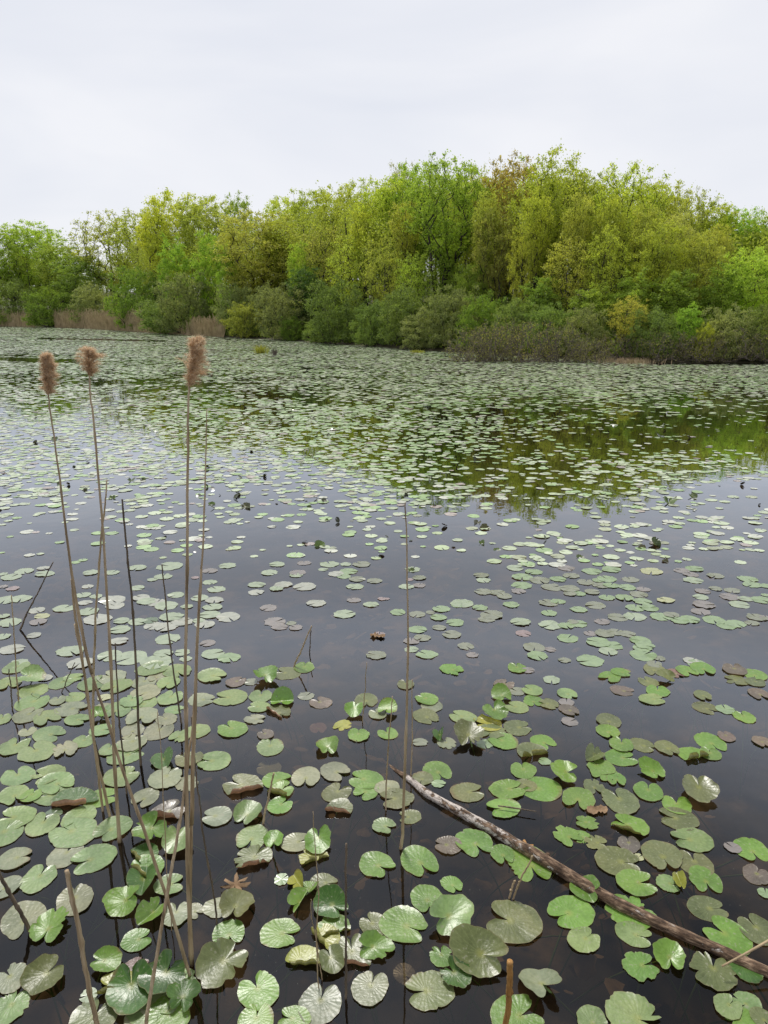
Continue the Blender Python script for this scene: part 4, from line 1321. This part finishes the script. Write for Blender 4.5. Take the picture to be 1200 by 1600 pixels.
def far_pads():
    rg = np.random.default_rng(99)
    # hummocky value noise on the plan
    def vnoise(x, y, s, seed):
        r2 = np.random.default_rng(seed)
        G = r2.uniform(-1, 1, (256, 256))
        xi, yi = x / s, y / s
        x0, y0 = np.floor(xi).astype(int), np.floor(yi).astype(int)
        fx_, fy_ = xi - x0, yi - y0
        fx_, fy_ = fx_ ** 2 * (3 - 2 * fx_), fy_ ** 2 * (3 - 2 * fy_)
        g = lambda a, b: G[a % 256, b % 256]
        return (g(x0, y0) * (1 - fx_) + g(x0 + 1, y0) * fx_) * (1 - fy_) + (g(x0, y0 + 1) * (1 - fx_) + g(x0 + 1, y0 + 1) * fx_) * fy_

    V, Fc, n_k, hue = [], [], [], []
    kk = 0
    pal = np.array([(0.42, 0.49, 0.32), (0.28, 0.41, 0.17), (0.49, 0.51, 0.42), (0.31, 0.34, 0.21), (0.33, 0.28, 0.25), (0.35, 0.43, 0.23)])  # far pad colours lightened, sky sheen put into the leaf colour

    def emit(x, y, d, sides, cols, curl, zz):
        nonlocal kk
        n = len(x)
        th = np.linspace(0.12, 2 * math.pi - 0.12, sides)[None, :] + rg.uniform(0, 6.28, n)[:, None]
        rr = 0.5 * d[:, None] * (1 + rg.normal(size=(n, sides)) * 0.05)
        el = rg.uniform(0.85, 1.0, n)[:, None]
        px_, py_ = x[:, None] + np.cos(th) * rr, y[:, None] + np.sin(th) * rr * el
        tl = rg.normal(size=(n, 2)) * 0.016 + curl[:, None] * rg.normal(size=(n, 2)) * 0.30
        pz = zz[:, None] + ((px_ - x[:, None]) * tl[:, :1] + (py_ - y[:, None]) * tl[:, 1:]) + np.abs(rg.normal(size=(n, sides))) * d[:, None] * 0.012
        pz = pz - np.minimum(pz.min(1), 0.001)[:, None] + 0.001
        c = np.stack([x, y, pz.mean(1) * 0.8 + 0.0005], 1)[:, None, :]
        v = np.concatenate([c, np.stack([px_, py_, pz], -1)], 1)
        f = np.stack([np.zeros(sides - 1, int), np.arange(1, sides), np.arange(2, sides + 1)], 1)
        idx = (np.arange(n) * (sides + 1))[:, None, None] + f[None] + kk
        kk += n * (sides + 1)
        V.append(v.reshape(-1, 3))
        Fc.append(idx.ravel())
        n_k.append(np.full(n * (sides - 1), 3))
        hue.append(np.repeat(cols, sides + 1, 0))

    # pads placed one by one in the middle distance
    L_ = REST + MID
    xs = np.array([ground(p[0], p[1])[0][:] for p in L_])
    ts = np.array([ground(p[0], p[1])[1] for p in L_])
    d = np.array([p[2] for p in L_]) * ts / F_PX
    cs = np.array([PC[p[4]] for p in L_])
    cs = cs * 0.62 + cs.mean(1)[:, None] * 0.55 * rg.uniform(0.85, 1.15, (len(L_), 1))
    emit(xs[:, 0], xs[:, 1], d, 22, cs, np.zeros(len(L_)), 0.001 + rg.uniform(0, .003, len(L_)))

    def field(y0, y1, dens_per, dmin, dmax, sides):
        n = int((y1 - y0) * (1.25 * y1) * dens_per)
        y = np.sqrt(rg.uniform(y0 * y0, y1 * y1, n))
        x = rg.uniform(-0.66, 0.66, n) * y
        # picture position of each spot
        dz = y * CP + H_CAM * SP
        upx = x / dz * F_PX + 600
        vpy = 800 - (-(H_CAM * CP) + y * SP) / dz * F_PX
        gi = np.interp(vpy, GY_, np.arange(len(GY_)))
        gj = np.interp(upx, GXc, np.arange(len(GXc)))
        i0, j0 = np.minimum(gi.astype(int), len(GY_) - 2), np.minimum(gj.astype(int), len(GXc) - 2)
        a, b = gi - i0, gj - j0
        D = (GD[i0, j0] * (1 - a) + GD[i0 + 1, j0] * a) * (1 - b) + (GD[i0, j0 + 1] * (1 - a) + GD[i0 + 1, j0 + 1] * a) * b
        nzv = vnoise(x, y, 1.5, 3) * 0.45 + vnoise(x + 50, y, 0.6, 4) * 0.40 + vnoise(x, y + 30, 5.0, 5) * 0.30
        D = D + nzv * np.minimum(1, 4 * D * (1 - D)) * np.interp(vpy, [660, 740], [0.85, 0.34])
        keep = (rg.uniform(size=n) < D) & (y < shore_y(x) - 0.3) & (vpy < 884)
        # open strips of water far out on the left
        strip = (np.abs(vpy - (561 + 0.03 * upx)) < 3.2) & (upx < 125) | (np.abs(vpy - (529 + 0.02 * (upx - 60))) < 1.3) & (upx > 60) & (upx < 260) | (np.abs(vpy - 567) < 3) & (upx > 1010)
        keep &= ~(strip & (rg.uniform(size=n) < 0.93))
        x, y = x[keep], y[keep]
        n = len(x)
        patch = vnoise(x, y, 4.0, 8)
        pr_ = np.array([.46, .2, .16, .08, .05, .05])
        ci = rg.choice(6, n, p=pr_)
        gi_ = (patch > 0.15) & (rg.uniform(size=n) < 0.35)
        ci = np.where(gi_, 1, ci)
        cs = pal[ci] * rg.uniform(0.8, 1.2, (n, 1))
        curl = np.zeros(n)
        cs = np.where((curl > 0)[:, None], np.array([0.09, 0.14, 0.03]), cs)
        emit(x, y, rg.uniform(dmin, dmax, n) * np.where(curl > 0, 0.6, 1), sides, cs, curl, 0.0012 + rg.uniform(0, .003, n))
        return n

    def dark_bits():
        # small dark leaf tips poking out of the water
        n = 420
        y = np.sqrt(rg.uniform(6.0 ** 2, 17.0 ** 2, n))
        x = rg.uniform(-0.6, 0.6, n) * y
        k = vnoise(x, y, 1.7, 21) + 0.4 * vnoise(x, y, .6, 22) > rg.uniform(-0.5, 0.7, n)
        x, y = x[k], y[k]
        n = len(x)
        emit(x, y, rg.uniform(0.025, 0.07, n), 9, np.array([0.05, 0.06, 0.02]) * rg.uniform(0.5, 1.6, (n, 1)), np.full(n, 1.7), np.full(n, 0.001))

    c1 = field(5.6, 16, 82, 0.055, 0.16, 12)
    c2 = field(16, 34, 42, 0.12, 0.20, 9)
    c3 = field(34, 60, 28, 0.16, 0.26, 7)
    c4 = field(60, 135, 9, 0.28, 0.48, 6)
    dark_bits()
    print('far pads', c1, c2, c3, c4)
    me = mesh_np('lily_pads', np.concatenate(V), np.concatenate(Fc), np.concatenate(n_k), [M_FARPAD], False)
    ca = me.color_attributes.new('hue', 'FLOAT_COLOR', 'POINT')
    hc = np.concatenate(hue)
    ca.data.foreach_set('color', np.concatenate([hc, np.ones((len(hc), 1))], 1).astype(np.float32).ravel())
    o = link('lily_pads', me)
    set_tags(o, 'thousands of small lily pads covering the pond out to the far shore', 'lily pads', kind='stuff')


GD[6:12, 4:] *= np.array([1, .9, .8, .65, .4])[None, :]
GD[7:10, 5:] *= 0.8
GD[11:] = np.minimum(GD[11:] * 1.45, 0.9)
GD[10:16, :5] = np.minimum(GD[10:16, :5] * 1.35 + 0.03, 0.8)
far_pads()

# ------------------------------------------------------------------ driftwood log
LOG = [(598, 1193, 4, -.035), (617, 1204, 6, -.006), (640, 1216, 9, .012), (670, 1238, 12, .024), (715, 1262, 14, .028), (760, 1287, 15, .03), (830, 1327, 17, .03), (895, 1366, 18, .03), (960, 1404, 18, .028), (1040, 1444, 17, .022), (1100, 1472, 17, .016), (1160, 1500, 18, .012), (1260, 1546, 19, .005)]
lp, lr = [], []
for x, y, hw, z in LOG:
    P, t = ground(x, y, z)
    lp.append((P.x, P.y, z * 0.5))
    lr.append(hw * 0.52 * t / F_PX)
nL, nS = 150, 26
cv = spline(lp, nL)
rv = np.interp(np.linspace(0, 1, nL), np.linspace(0, 1, len(lr)), lr)
tan = np.gradient(cv, axis=0)
tan /= np.linalg.norm(tan, axis=1)[:, None]
sd = np.cross(tan, [0, 0, 1.0])
sd /= np.linalg.norm(sd, axis=1)[:, None]
upv = np.cross(sd, tan)
seg = np.concatenate([[0], np.cumsum(np.linalg.norm(np.diff(cv, axis=0), axis=1))])
vs, uvv = [], []
for i in range(nL):
    for j in range(nS):
        a = j / (nS - 1) * 2 * math.pi
        jj = j % (nS - 1)
        aa = jj / (nS - 1) * 2 * math.pi
        d = sd[i] * math.cos(aa) + upv[i] * math.sin(aa)
        p = cv[i] + d * rv[i]
        k = 1 + 0.14 * mnoise.noise(Vector(p) * 14) + 0.09 * mnoise.noise(Vector((seg[i] * 12, math.cos(aa) * 1.2, math.sin(aa) * 1.2))) + 0.05 * mnoise.noise(Vector(p) * 45)
        vs.append(cv[i] + d * rv[i] * k)
        uvv.append((seg[i], a / 6.2832 * 0.10))
F, nn = [], []
for i in range(nL - 1):
    for j in range(nS - 1):
        F += [i * nS + j, i * nS + j + 1, (i + 1) * nS + j + 1, (i + 1) * nS + j]
        nn.append(4)
F += list(range(nS - 1, -1, -1))
nn.append(nS)
F += [(nL - 1) * nS + j for j in range(nS)]
nn.append(nS)
me = mesh_np('log', vs, F, nn, [M_LOG], True)
uvl = me.uv_layers.new(name='UVMap')
li = np.zeros(len(me.loops), np.int32)
me.loops.foreach_get('vertex_index', li)
uvl.data.foreach_set('uv', np.array(uvv, np.float32)[li].ravel())
log_root = link('driftwood_log', me)
set_tags(log_root, 'long weathered log with peeling white bark lying among the pads', 'log')
for k, (x, y) in enumerate([(856, 1336), (1003, 1420)]):
    P, t = ground(x, y, 0.022)
    S = Soup()
    d = Vector((0.3, -0.3, 0.8)).normalized()
    S.tube([P - d * .02, P + d * 0.004, P + d * .010], [.012, .009, .004], 8)
    link('knot', S.mesh('knot', [M_LOG], True), log_root)

# ------------------------------------------------------------------ foreground reeds
def reed_pts(px_pts, lean=0.0):
    """px_pts from the foot up; the foot stands on the water, the rest keeps the foot's distance plus a slight lean"""
    P, t = ground(*px_pts[0])
    res = [P]
    n = len(px_pts)
    for k, (x, y) in enumerate(px_pts[1:], 1):
        Q, _ = at(x, y, P.y + lean * k / (n - 1))
        res.append(Q)
    # carry the foot below the surface
    d = (res[1] - res[0]).normalized()
    return [P - d * (0.34 / max(0.3, d.z))] + res


def reed(px_pts, w_px, label, mat=None, group='dead reeds in the foreground', lean=0.0, name='reed_stalk', nodes=6, leaf=False, seed=0):
    """w_px: stem half width at foot and tip in picture px"""
    rg = np.random.default_rng(seed + 900)
    pts = reed_pts(px_pts, lean)
    P, t = ground(*px_pts[0])
    n = 48
    c = spline(pts, n)
    h = np.clip(np.linspace(0, 1, n), 0, 1)
    r = (w_px[0] * (1 - h) + w_px[1] * h) * 0.78 * t / F_PX
    # swollen joints
    for k in range(nodes):
        u = (k + 0.7) / nodes
        r = r * (1 + 0.35 * np.exp(-((h - u) / 0.008) ** 2))
    # slight crookedness at each joint
    wob = np.cumsum(rg.normal(size=(n, 3)) * 0.0009, 0)
    wob -= np.linspace(0, 1, n)[:, None] * wob[-1]
    c = c + wob
    o0 = np.array(P[:])
    S = Soup()
    S.tube(c - o0, r, 7)
    o = link(name, S.mesh('stalk', [mat or M_STALK], True))
    o.location = P
    set_tags(o, label, 'reed', group)
    return o, c - o0, r, rg


def plume(parent, base, axis, length, width, seed, drift):
    """feathery seed head: many fine hairs on drooping side branches"""
    rg = np.random.default_rng(seed)
    axis = np.array(axis) / np.linalg.norm(axis)
    V, n = [], 0
    S = []
    def hair(p0, d, ln, wd):
        nonlocal n
        d = d / np.linalg.norm(d)
        side = np.cross(d, rg.normal(size=3))
        side /= np.linalg.norm(side) + 1e-9
        prev = p0
        pd = d.copy()
        for s in range(3):
            nd_ = pd + rg.normal(size=3) * 0.22 + np.array([0, 0, -0.10])
            nd_ /= np.linalg.norm(nd_)
            nxt = prev + nd_ * ln / 3
            w0, w1 = wd * (1 - s / 3.4), wd * (1 - (s + 1) / 3.4)
            V.extend([prev - side * w0, prev + side * w0, nxt + side * w1, nxt - side * w1])
            n += 1
            prev, pd = nxt, nd_
    nb = 95
    drift = np.array(drift)
    for b in range(nb):
        t = (b + rg.uniform()) / nb
        p0 = base + axis * length * 0.86 * t
        az = rg.uniform(0, 6.28)
        env = 0.22 + 0.78 * max(0.0, math.sin(math.pi * (0.26 + 0.73 * t))) ** 1.2
        out_ = np.array([math.cos(az), math.sin(az), 0])
        lump = 0.75 + 0.5 * math.sin(az * 2 + t * 9 + seed) * 0.6
        ln = width * 0.78 * env * rg.uniform(0.6, 1.15) * lump + 0.010
        d = axis * 1.0 + out_ * rg.uniform(0.3, 0.75) + drift * rg.uniform(0.1, 0.7)
        d /= np.linalg.norm(d)
        q = p0.copy()
        for s in range(12):
            u = s / 11
            dd = d + out_ * 0.22 * u + drift * 0.55 * u - np.array([0, 0, 0.95]) * u * u
            dd /= np.linalg.norm(dd)
            q = q + dd * ln / 12
            for k in range(7):
                hd = dd + rg.normal(size=3) * 0.50
                hair(q + rg.normal(size=3) * 0.0012, hd, rg.uniform(0.008, 0.019), 0.0005)
    me = mesh_np('plume', np.array(V), np.arange(4 * n), np.full(n, 4), [M_PLUME])
    # neighbouring hairs share no vertices, so each takes its own tint
    return link('plume', me, parent)


def sheath(parent, c, r, i0, i1, mat, fat=1.5):
    S = Soup()
    k = i1 - i0
    S.tube(c[i0:i1], r[i0:i1] * np.linspace(fat, 1.12, k), 8)
    return link('leaf_sheath', S.mesh('leaf_sheath', [mat], True), parent)


RG = 'dead reeds in the foreground'
o, c, r, rg = reed([(297, 1525), (257, 1392), (217, 1272), (192, 1200), (166, 1120), (140, 1040), (122, 950), (105, 830), (92, 740), (80, 650), (75, 612)], (3.6, 1.0), 'leaning plumed reed with the smallest tan seed head, first from the left', seed=1)
sheath(o, c, r, 25, 37, M_STALK, 1.35)
plume(o, c[-1] - np.array([0, 0, .01]), (0.04, 0, 1), 0.118, 0.028, 71, (0.7, 0, -0.05))
o, c, r, rg = reed([(187, 1315), (182, 1250), (177, 1150), (172, 1030), (163, 880), (157, 800), (148, 690), (142, 620), (140, 585)], (3.3, 1.3), 'upright reed with a bushy tan plume, second plumed one from the left', seed=2)
sheath(o, c, r, 5, 24, M_STALK, 1.3)
plume(o, c[-1] - np.array([0, 0, .01]), (0.06, 0, 1), 0.105, 0.082, 72, (0.15, 0, 0.0))
o, c, r, rg = reed([(299, 1508), (294, 1380), (291, 1200), (290, 1040), (292, 880), (294, 720), (295, 640), (295, 600)], (4.0, 1.5), 'tallest straight reed carrying the biggest tan plume', seed=3)
sheath(o, c, r, 6, 22, M_STALK, 1.3)
plume(o, c[-1] - np.array([0, 0, .012]), (0.20, 0, 1), 0.150, 0.066, 73, (0.55, 0, 0.0))
o, c, r, rg = reed([(297, 1495), (297, 1380), (298, 1240), (303, 1110), (309, 990), (316, 880), (320, 800), (322, 700), (323, 640)], (4.0, 0.7), 'thin-topped bare reed leaning just right of the tallest plumed reed', seed=4)
sheath(o, c, r, 14, 32, M_STALK, 1.35)
reed([(172, 1277), (162, 1235), (151, 1195), (139, 1110), (128, 1035), (118, 975), (112, 905)], (3.0, 2.2), 'short topless reed running beside the leaning plumed reed', seed=5)
reed([(160, 1268), (152, 1205), (143, 1140), (130, 1055), (117, 975)], (2.6, 2.0), 'shortest brown reed of the left clump', seed=6)
reed([(146, 1150), (148, 1040), (152, 960), (158, 850), (163, 790), (167, 750)], (2.8, 1.2), 'pointed reed stub crossing behind the second plumed reed', seed=7)
reed([(219, 1196), (214, 1120), (210, 1030), (203, 930), (197, 860), (191, 780)], (2.8, 1.6), 'dark plumeless reed standing between the second and third plumes', mat=M_STALK_DARK, seed=8)
reed([(284, 1130), (276, 1080), (267, 1010), (259, 935), (253, 882)], (1.9, 1.2), 'thin dark twig-like reed left of the tallest plumed reed', mat=M_STALK_DARK, seed=9)
reed([(197, 1240), (192, 1170), (186, 1090), (180, 1005)], (2.0, 1.3), 'thin brown reed beside the foot of the second plumed reed', mat=M_STALK_DARK, seed=10)
reed([(226, 1606), (240, 1520), (261, 1396), (274, 1312), (286, 1237), (297, 1160), (305, 1100)], (4.4, 2.0), 'long reed slanting from the bottom edge up to the tall plumed reed', lean=0.35, seed=11)
reed([(339, 1445), (334, 1395), (322, 1330), (313, 1275), (305, 1205), (299, 1120)], (2.2, 1.2), 'dark thin reed leaning left towards the tall plumed reed', mat=M_STALK_DARK, seed=12)
reed([(268, 1455), (261, 1360), (257, 1260), (253, 1180), (246, 1112)], (1.2, 0.6), 'hair-thin straw stem left of the tall plumed reed foot', mat=M_STRAW, seed=13)
reed([(47, 1457), (32, 1425), (16, 1395), (-4, 1362), (-20, 1335)], (4.0, 3.4), 'dark brown stalk entering from the left picture edge', mat=M_STALK_DARK, seed=14)
reed([(154, 1612), (147, 1585), (135, 1530), (122, 1450), (110, 1395), (104, 1360)], (5.2, 4.0), 'thick brown slanting stalk with a broken top near the bottom', seed=15)
reed([(28, 1097), (25, 1050), (21, 980), (18, 930)], (1.5, 1.0), 'thin brown reed at the left edge', seed=16)
reed([(20, 1110), (17, 1075), (14, 1045)], (1.6, 1.0), 'short dark reed stub at the left edge', mat=M_STALK_DARK, seed=17)
reed([(32, 984), (44, 957), (60, 925), (83, 878)], (2.2, 1.0), 'dark stick slanting out of open water at far left, mirrored as a bend', mat=M_STALK_DARK, name='stick', seed=18)
o, c, r, rg = reed([(627, 1325), (631, 1290), (636, 1170), (637, 1050), (636, 930), (634, 840), (633, 785)], (2.9, 1.0), 'lone tall leafless reed standing apart near the middle', seed=19)
sheath(o, c, r, 6, 30, M_STALK, 1.3)
reed([(641, 1215), (643, 1140), (644, 1062)], (1.5, 0.8), 'short straw stem hugging the lone tall reed', seed=20)
reed([(602, 1265), (606, 1195), (610, 1140), (613, 1088)], (1.7, 0.9), 'thin straw stem left of the lone tall reed', seed=21)
reed([(566, 1128), (569, 1085), (573, 1035)], (1.2, 0.6), 'fine straw stem in open water left of the lone reed', mat=M_STRAW, seed=22)
reed([(461, 1042), (470, 1018), (487, 978)], (2.0, 1.2), 'pale bleached stick slanting out of open water', mat=M_STRAW, name='stick', seed=23)
reed([(411, 1288), (417, 1260), (423, 1232), (428, 1208)], (2.4, 1.7), 'short brown broken stem leaning right among the pads', seed=24)
reed([(498, 1545), (493, 1460), (497, 1400), (493, 1330), (489, 1268)], (1.5, 0.7), 'fine yellow straw stem rising through a cluster of folded pads', mat=M_STRAW, seed=25)
reed([(505, 1530), (499, 1480), (490, 1440), (486, 1405)], (1.2, 0.7), 'finest bent straw beside the yellow straw stem', mat=M_STRAW, seed=26)
reed([(540, 1560), (541, 1480), (541, 1400), (541, 1318)], (2.6, 1.9), 'upright dark brown twig right of the folded pads', mat=M_STALK_DARK, seed=27)
reed([(789, 1625), (792, 1585), (795, 1540), (797, 1502)], (6.0, 6.2), 'thick orange broken reed stub at the bottom edge', mat=M_ORANGE, seed=28, nodes=1)
reed([(805, 1407), (815, 1377), (832, 1337)], (2.0, 1.6), 'longer of two slender sticks beside the log', mat=M_STRAW, name='stick', seed=29)
reed([(794, 1402), (799, 1388), (805, 1376)], (2.2, 1.8), 'shorter of two slender sticks beside the log', mat=M_STRAW, name='stick', seed=30)
reed([(95, 1082), (105, 1060), (117, 1035)], (1.3, 0.8), 'short dark twig leaning among pale pads at left', mat=M_STALK_DARK, name='stick', seed=31)
reed([(484, 1022), (485, 1002), (486, 985)], (1.2, .9), 'short dark upright twig next to the pale bleached stick', mat=M_STALK_DARK, name='stick', seed=32)


# ------------------------------------------------------------------ scraps
def lying(name, px_pts, z, rad, mat, label, cat, group=None):
    pts = [ground(x, y, z)[0] for x, y in px_pts]
    return stick(name, pts, rad, mat, label, cat, group, n=10)


pts = [ground(1128, 1510, .05)[0], ground(1165, 1490, .085)[0], ground(1215, 1462, .12)[0]]
stick('twig', pts, [.0035, .004, .005], M_STRAW, 'pale bare twig lying across the thick lower end of the log', 'twig')
lying('twig', [(778, 1259), (800, 1262), (838, 1268)], .022, [.003, .004, .002], M_STALK_DARK, 'thin dark twig lying on a green pad above the log', 'twig')


def scrap(px, py, wpx, col_, label, lobes, seed, z=0.006, name='dead_leaf', mat=None):
    rg = np.random.default_rng(seed)
    P, t = ground(px, py, z)
    s = wpx * t / F_PX * 0.5
    n = 36
    th = np.linspace(0, 2 * math.pi, n, endpoint=False)
    rr = s * (0.62 + 0.38 * np.cos(lobes * th) + rg.normal(size=n) * 0.04) if lobes > 2 else s * (0.30 + 0.7 * np.abs(np.cos(th)) ** 1.5)
    vs = [(0, 0, 0.012 * (lobes > 2))] + [(rr[k] * math.cos(th[k]), rr[k] * math.sin(th[k]), abs(rg.normal()) * s * 0.16) for k in range(n)]
    f, nn = [], []
    for k in range(n):
        f += [0, k + 1, (k + 1) % n + 1]
        nn.append(3)
    o = link(name, mesh_np(name, vs, f, nn, [mat or M_DEAD], True))
    o.location = P
    o.rotation_euler = (0, 0, rg.uniform(-0.3, 0.3))
    o.color = (*col_, 1)
    set_tags(o, label, 'dead leaf', 'dead leaves on the water')
    return o


scrap(368, 1385, 48, (0.3, 0.2, 0.1), 'pale brown star-shaped dead leaf rosette among the pads', 7, 3)
scrap(933, 1266, 34, (0.4, 0.24, 0.08), 'small tan dead leaf floating above the log on the right', 2, 5)
scrap(822, 1323, 26, (0.5, 0.3, 0.05), 'orange yellow dead leaf lying on a pad against the log', 4, 7, z=0.024, mat=M_ORANGE)
scrap(590, 994, 24, (0.4, 0.2, 0.1), 'reddish dead leaf floating alone left of the lone reed', 2, 9)


def bed_litter():
    """sunken leaves and stems dimly seen on the bottom"""
    rg = np.random.default_rng(44)
    n = 2600
    y = np.sqrt(rg.uniform(1.2 ** 2, 7.5 ** 2, n))
    x = rg.uniform(-0.65, 0.65, n) * (y + 0.8)
    k = (np.sin(x * 2.1 + 1.0) + np.sin(y * 2.7 + x) > rg.uniform(-1.2, 1.6, n))
    x, y = x[k], y[k]
    n = len(x)
    lv = np.stack([x, y, rg.uniform(-0.36, -0.07, n)], 1)
    k = 9
    th = np.linspace(0, 2 * math.pi, k, endpoint=False)
    sz = rg.uniform(0.02, 0.06, n)[:, None]
    rr = sz * (0.55 + 0.45 * np.abs(np.cos(th))[None, :] + rg.normal(size=(n, k)) * 0.12)
    ro = rg.uniform(0, 6.28, n)[:, None]
    tl = rg.normal(size=(n, 2)) * 0.35
    lx, ly = np.cos(th + ro) * rr, np.sin(th + ro) * rr * 0.7
    lz = np.minimum(lv[:, 2:] + lx * tl[:, :1] + ly * tl[:, 1:], -0.02)
    q = np.stack([lv[:, :1] + lx, lv[:, 1:2] + ly, lz], -1).reshape(-1, 3)
    me = mesh_np('leaf_litter', q, np.arange(k * n), np.full(n, k), [M_SUNK])
    o = link('leaf_litter', me)
    set_tags(o, 'sunken brown leaf litter dimly seen beneath the water', 'leaf litter', kind='stuff')


bed_litter()
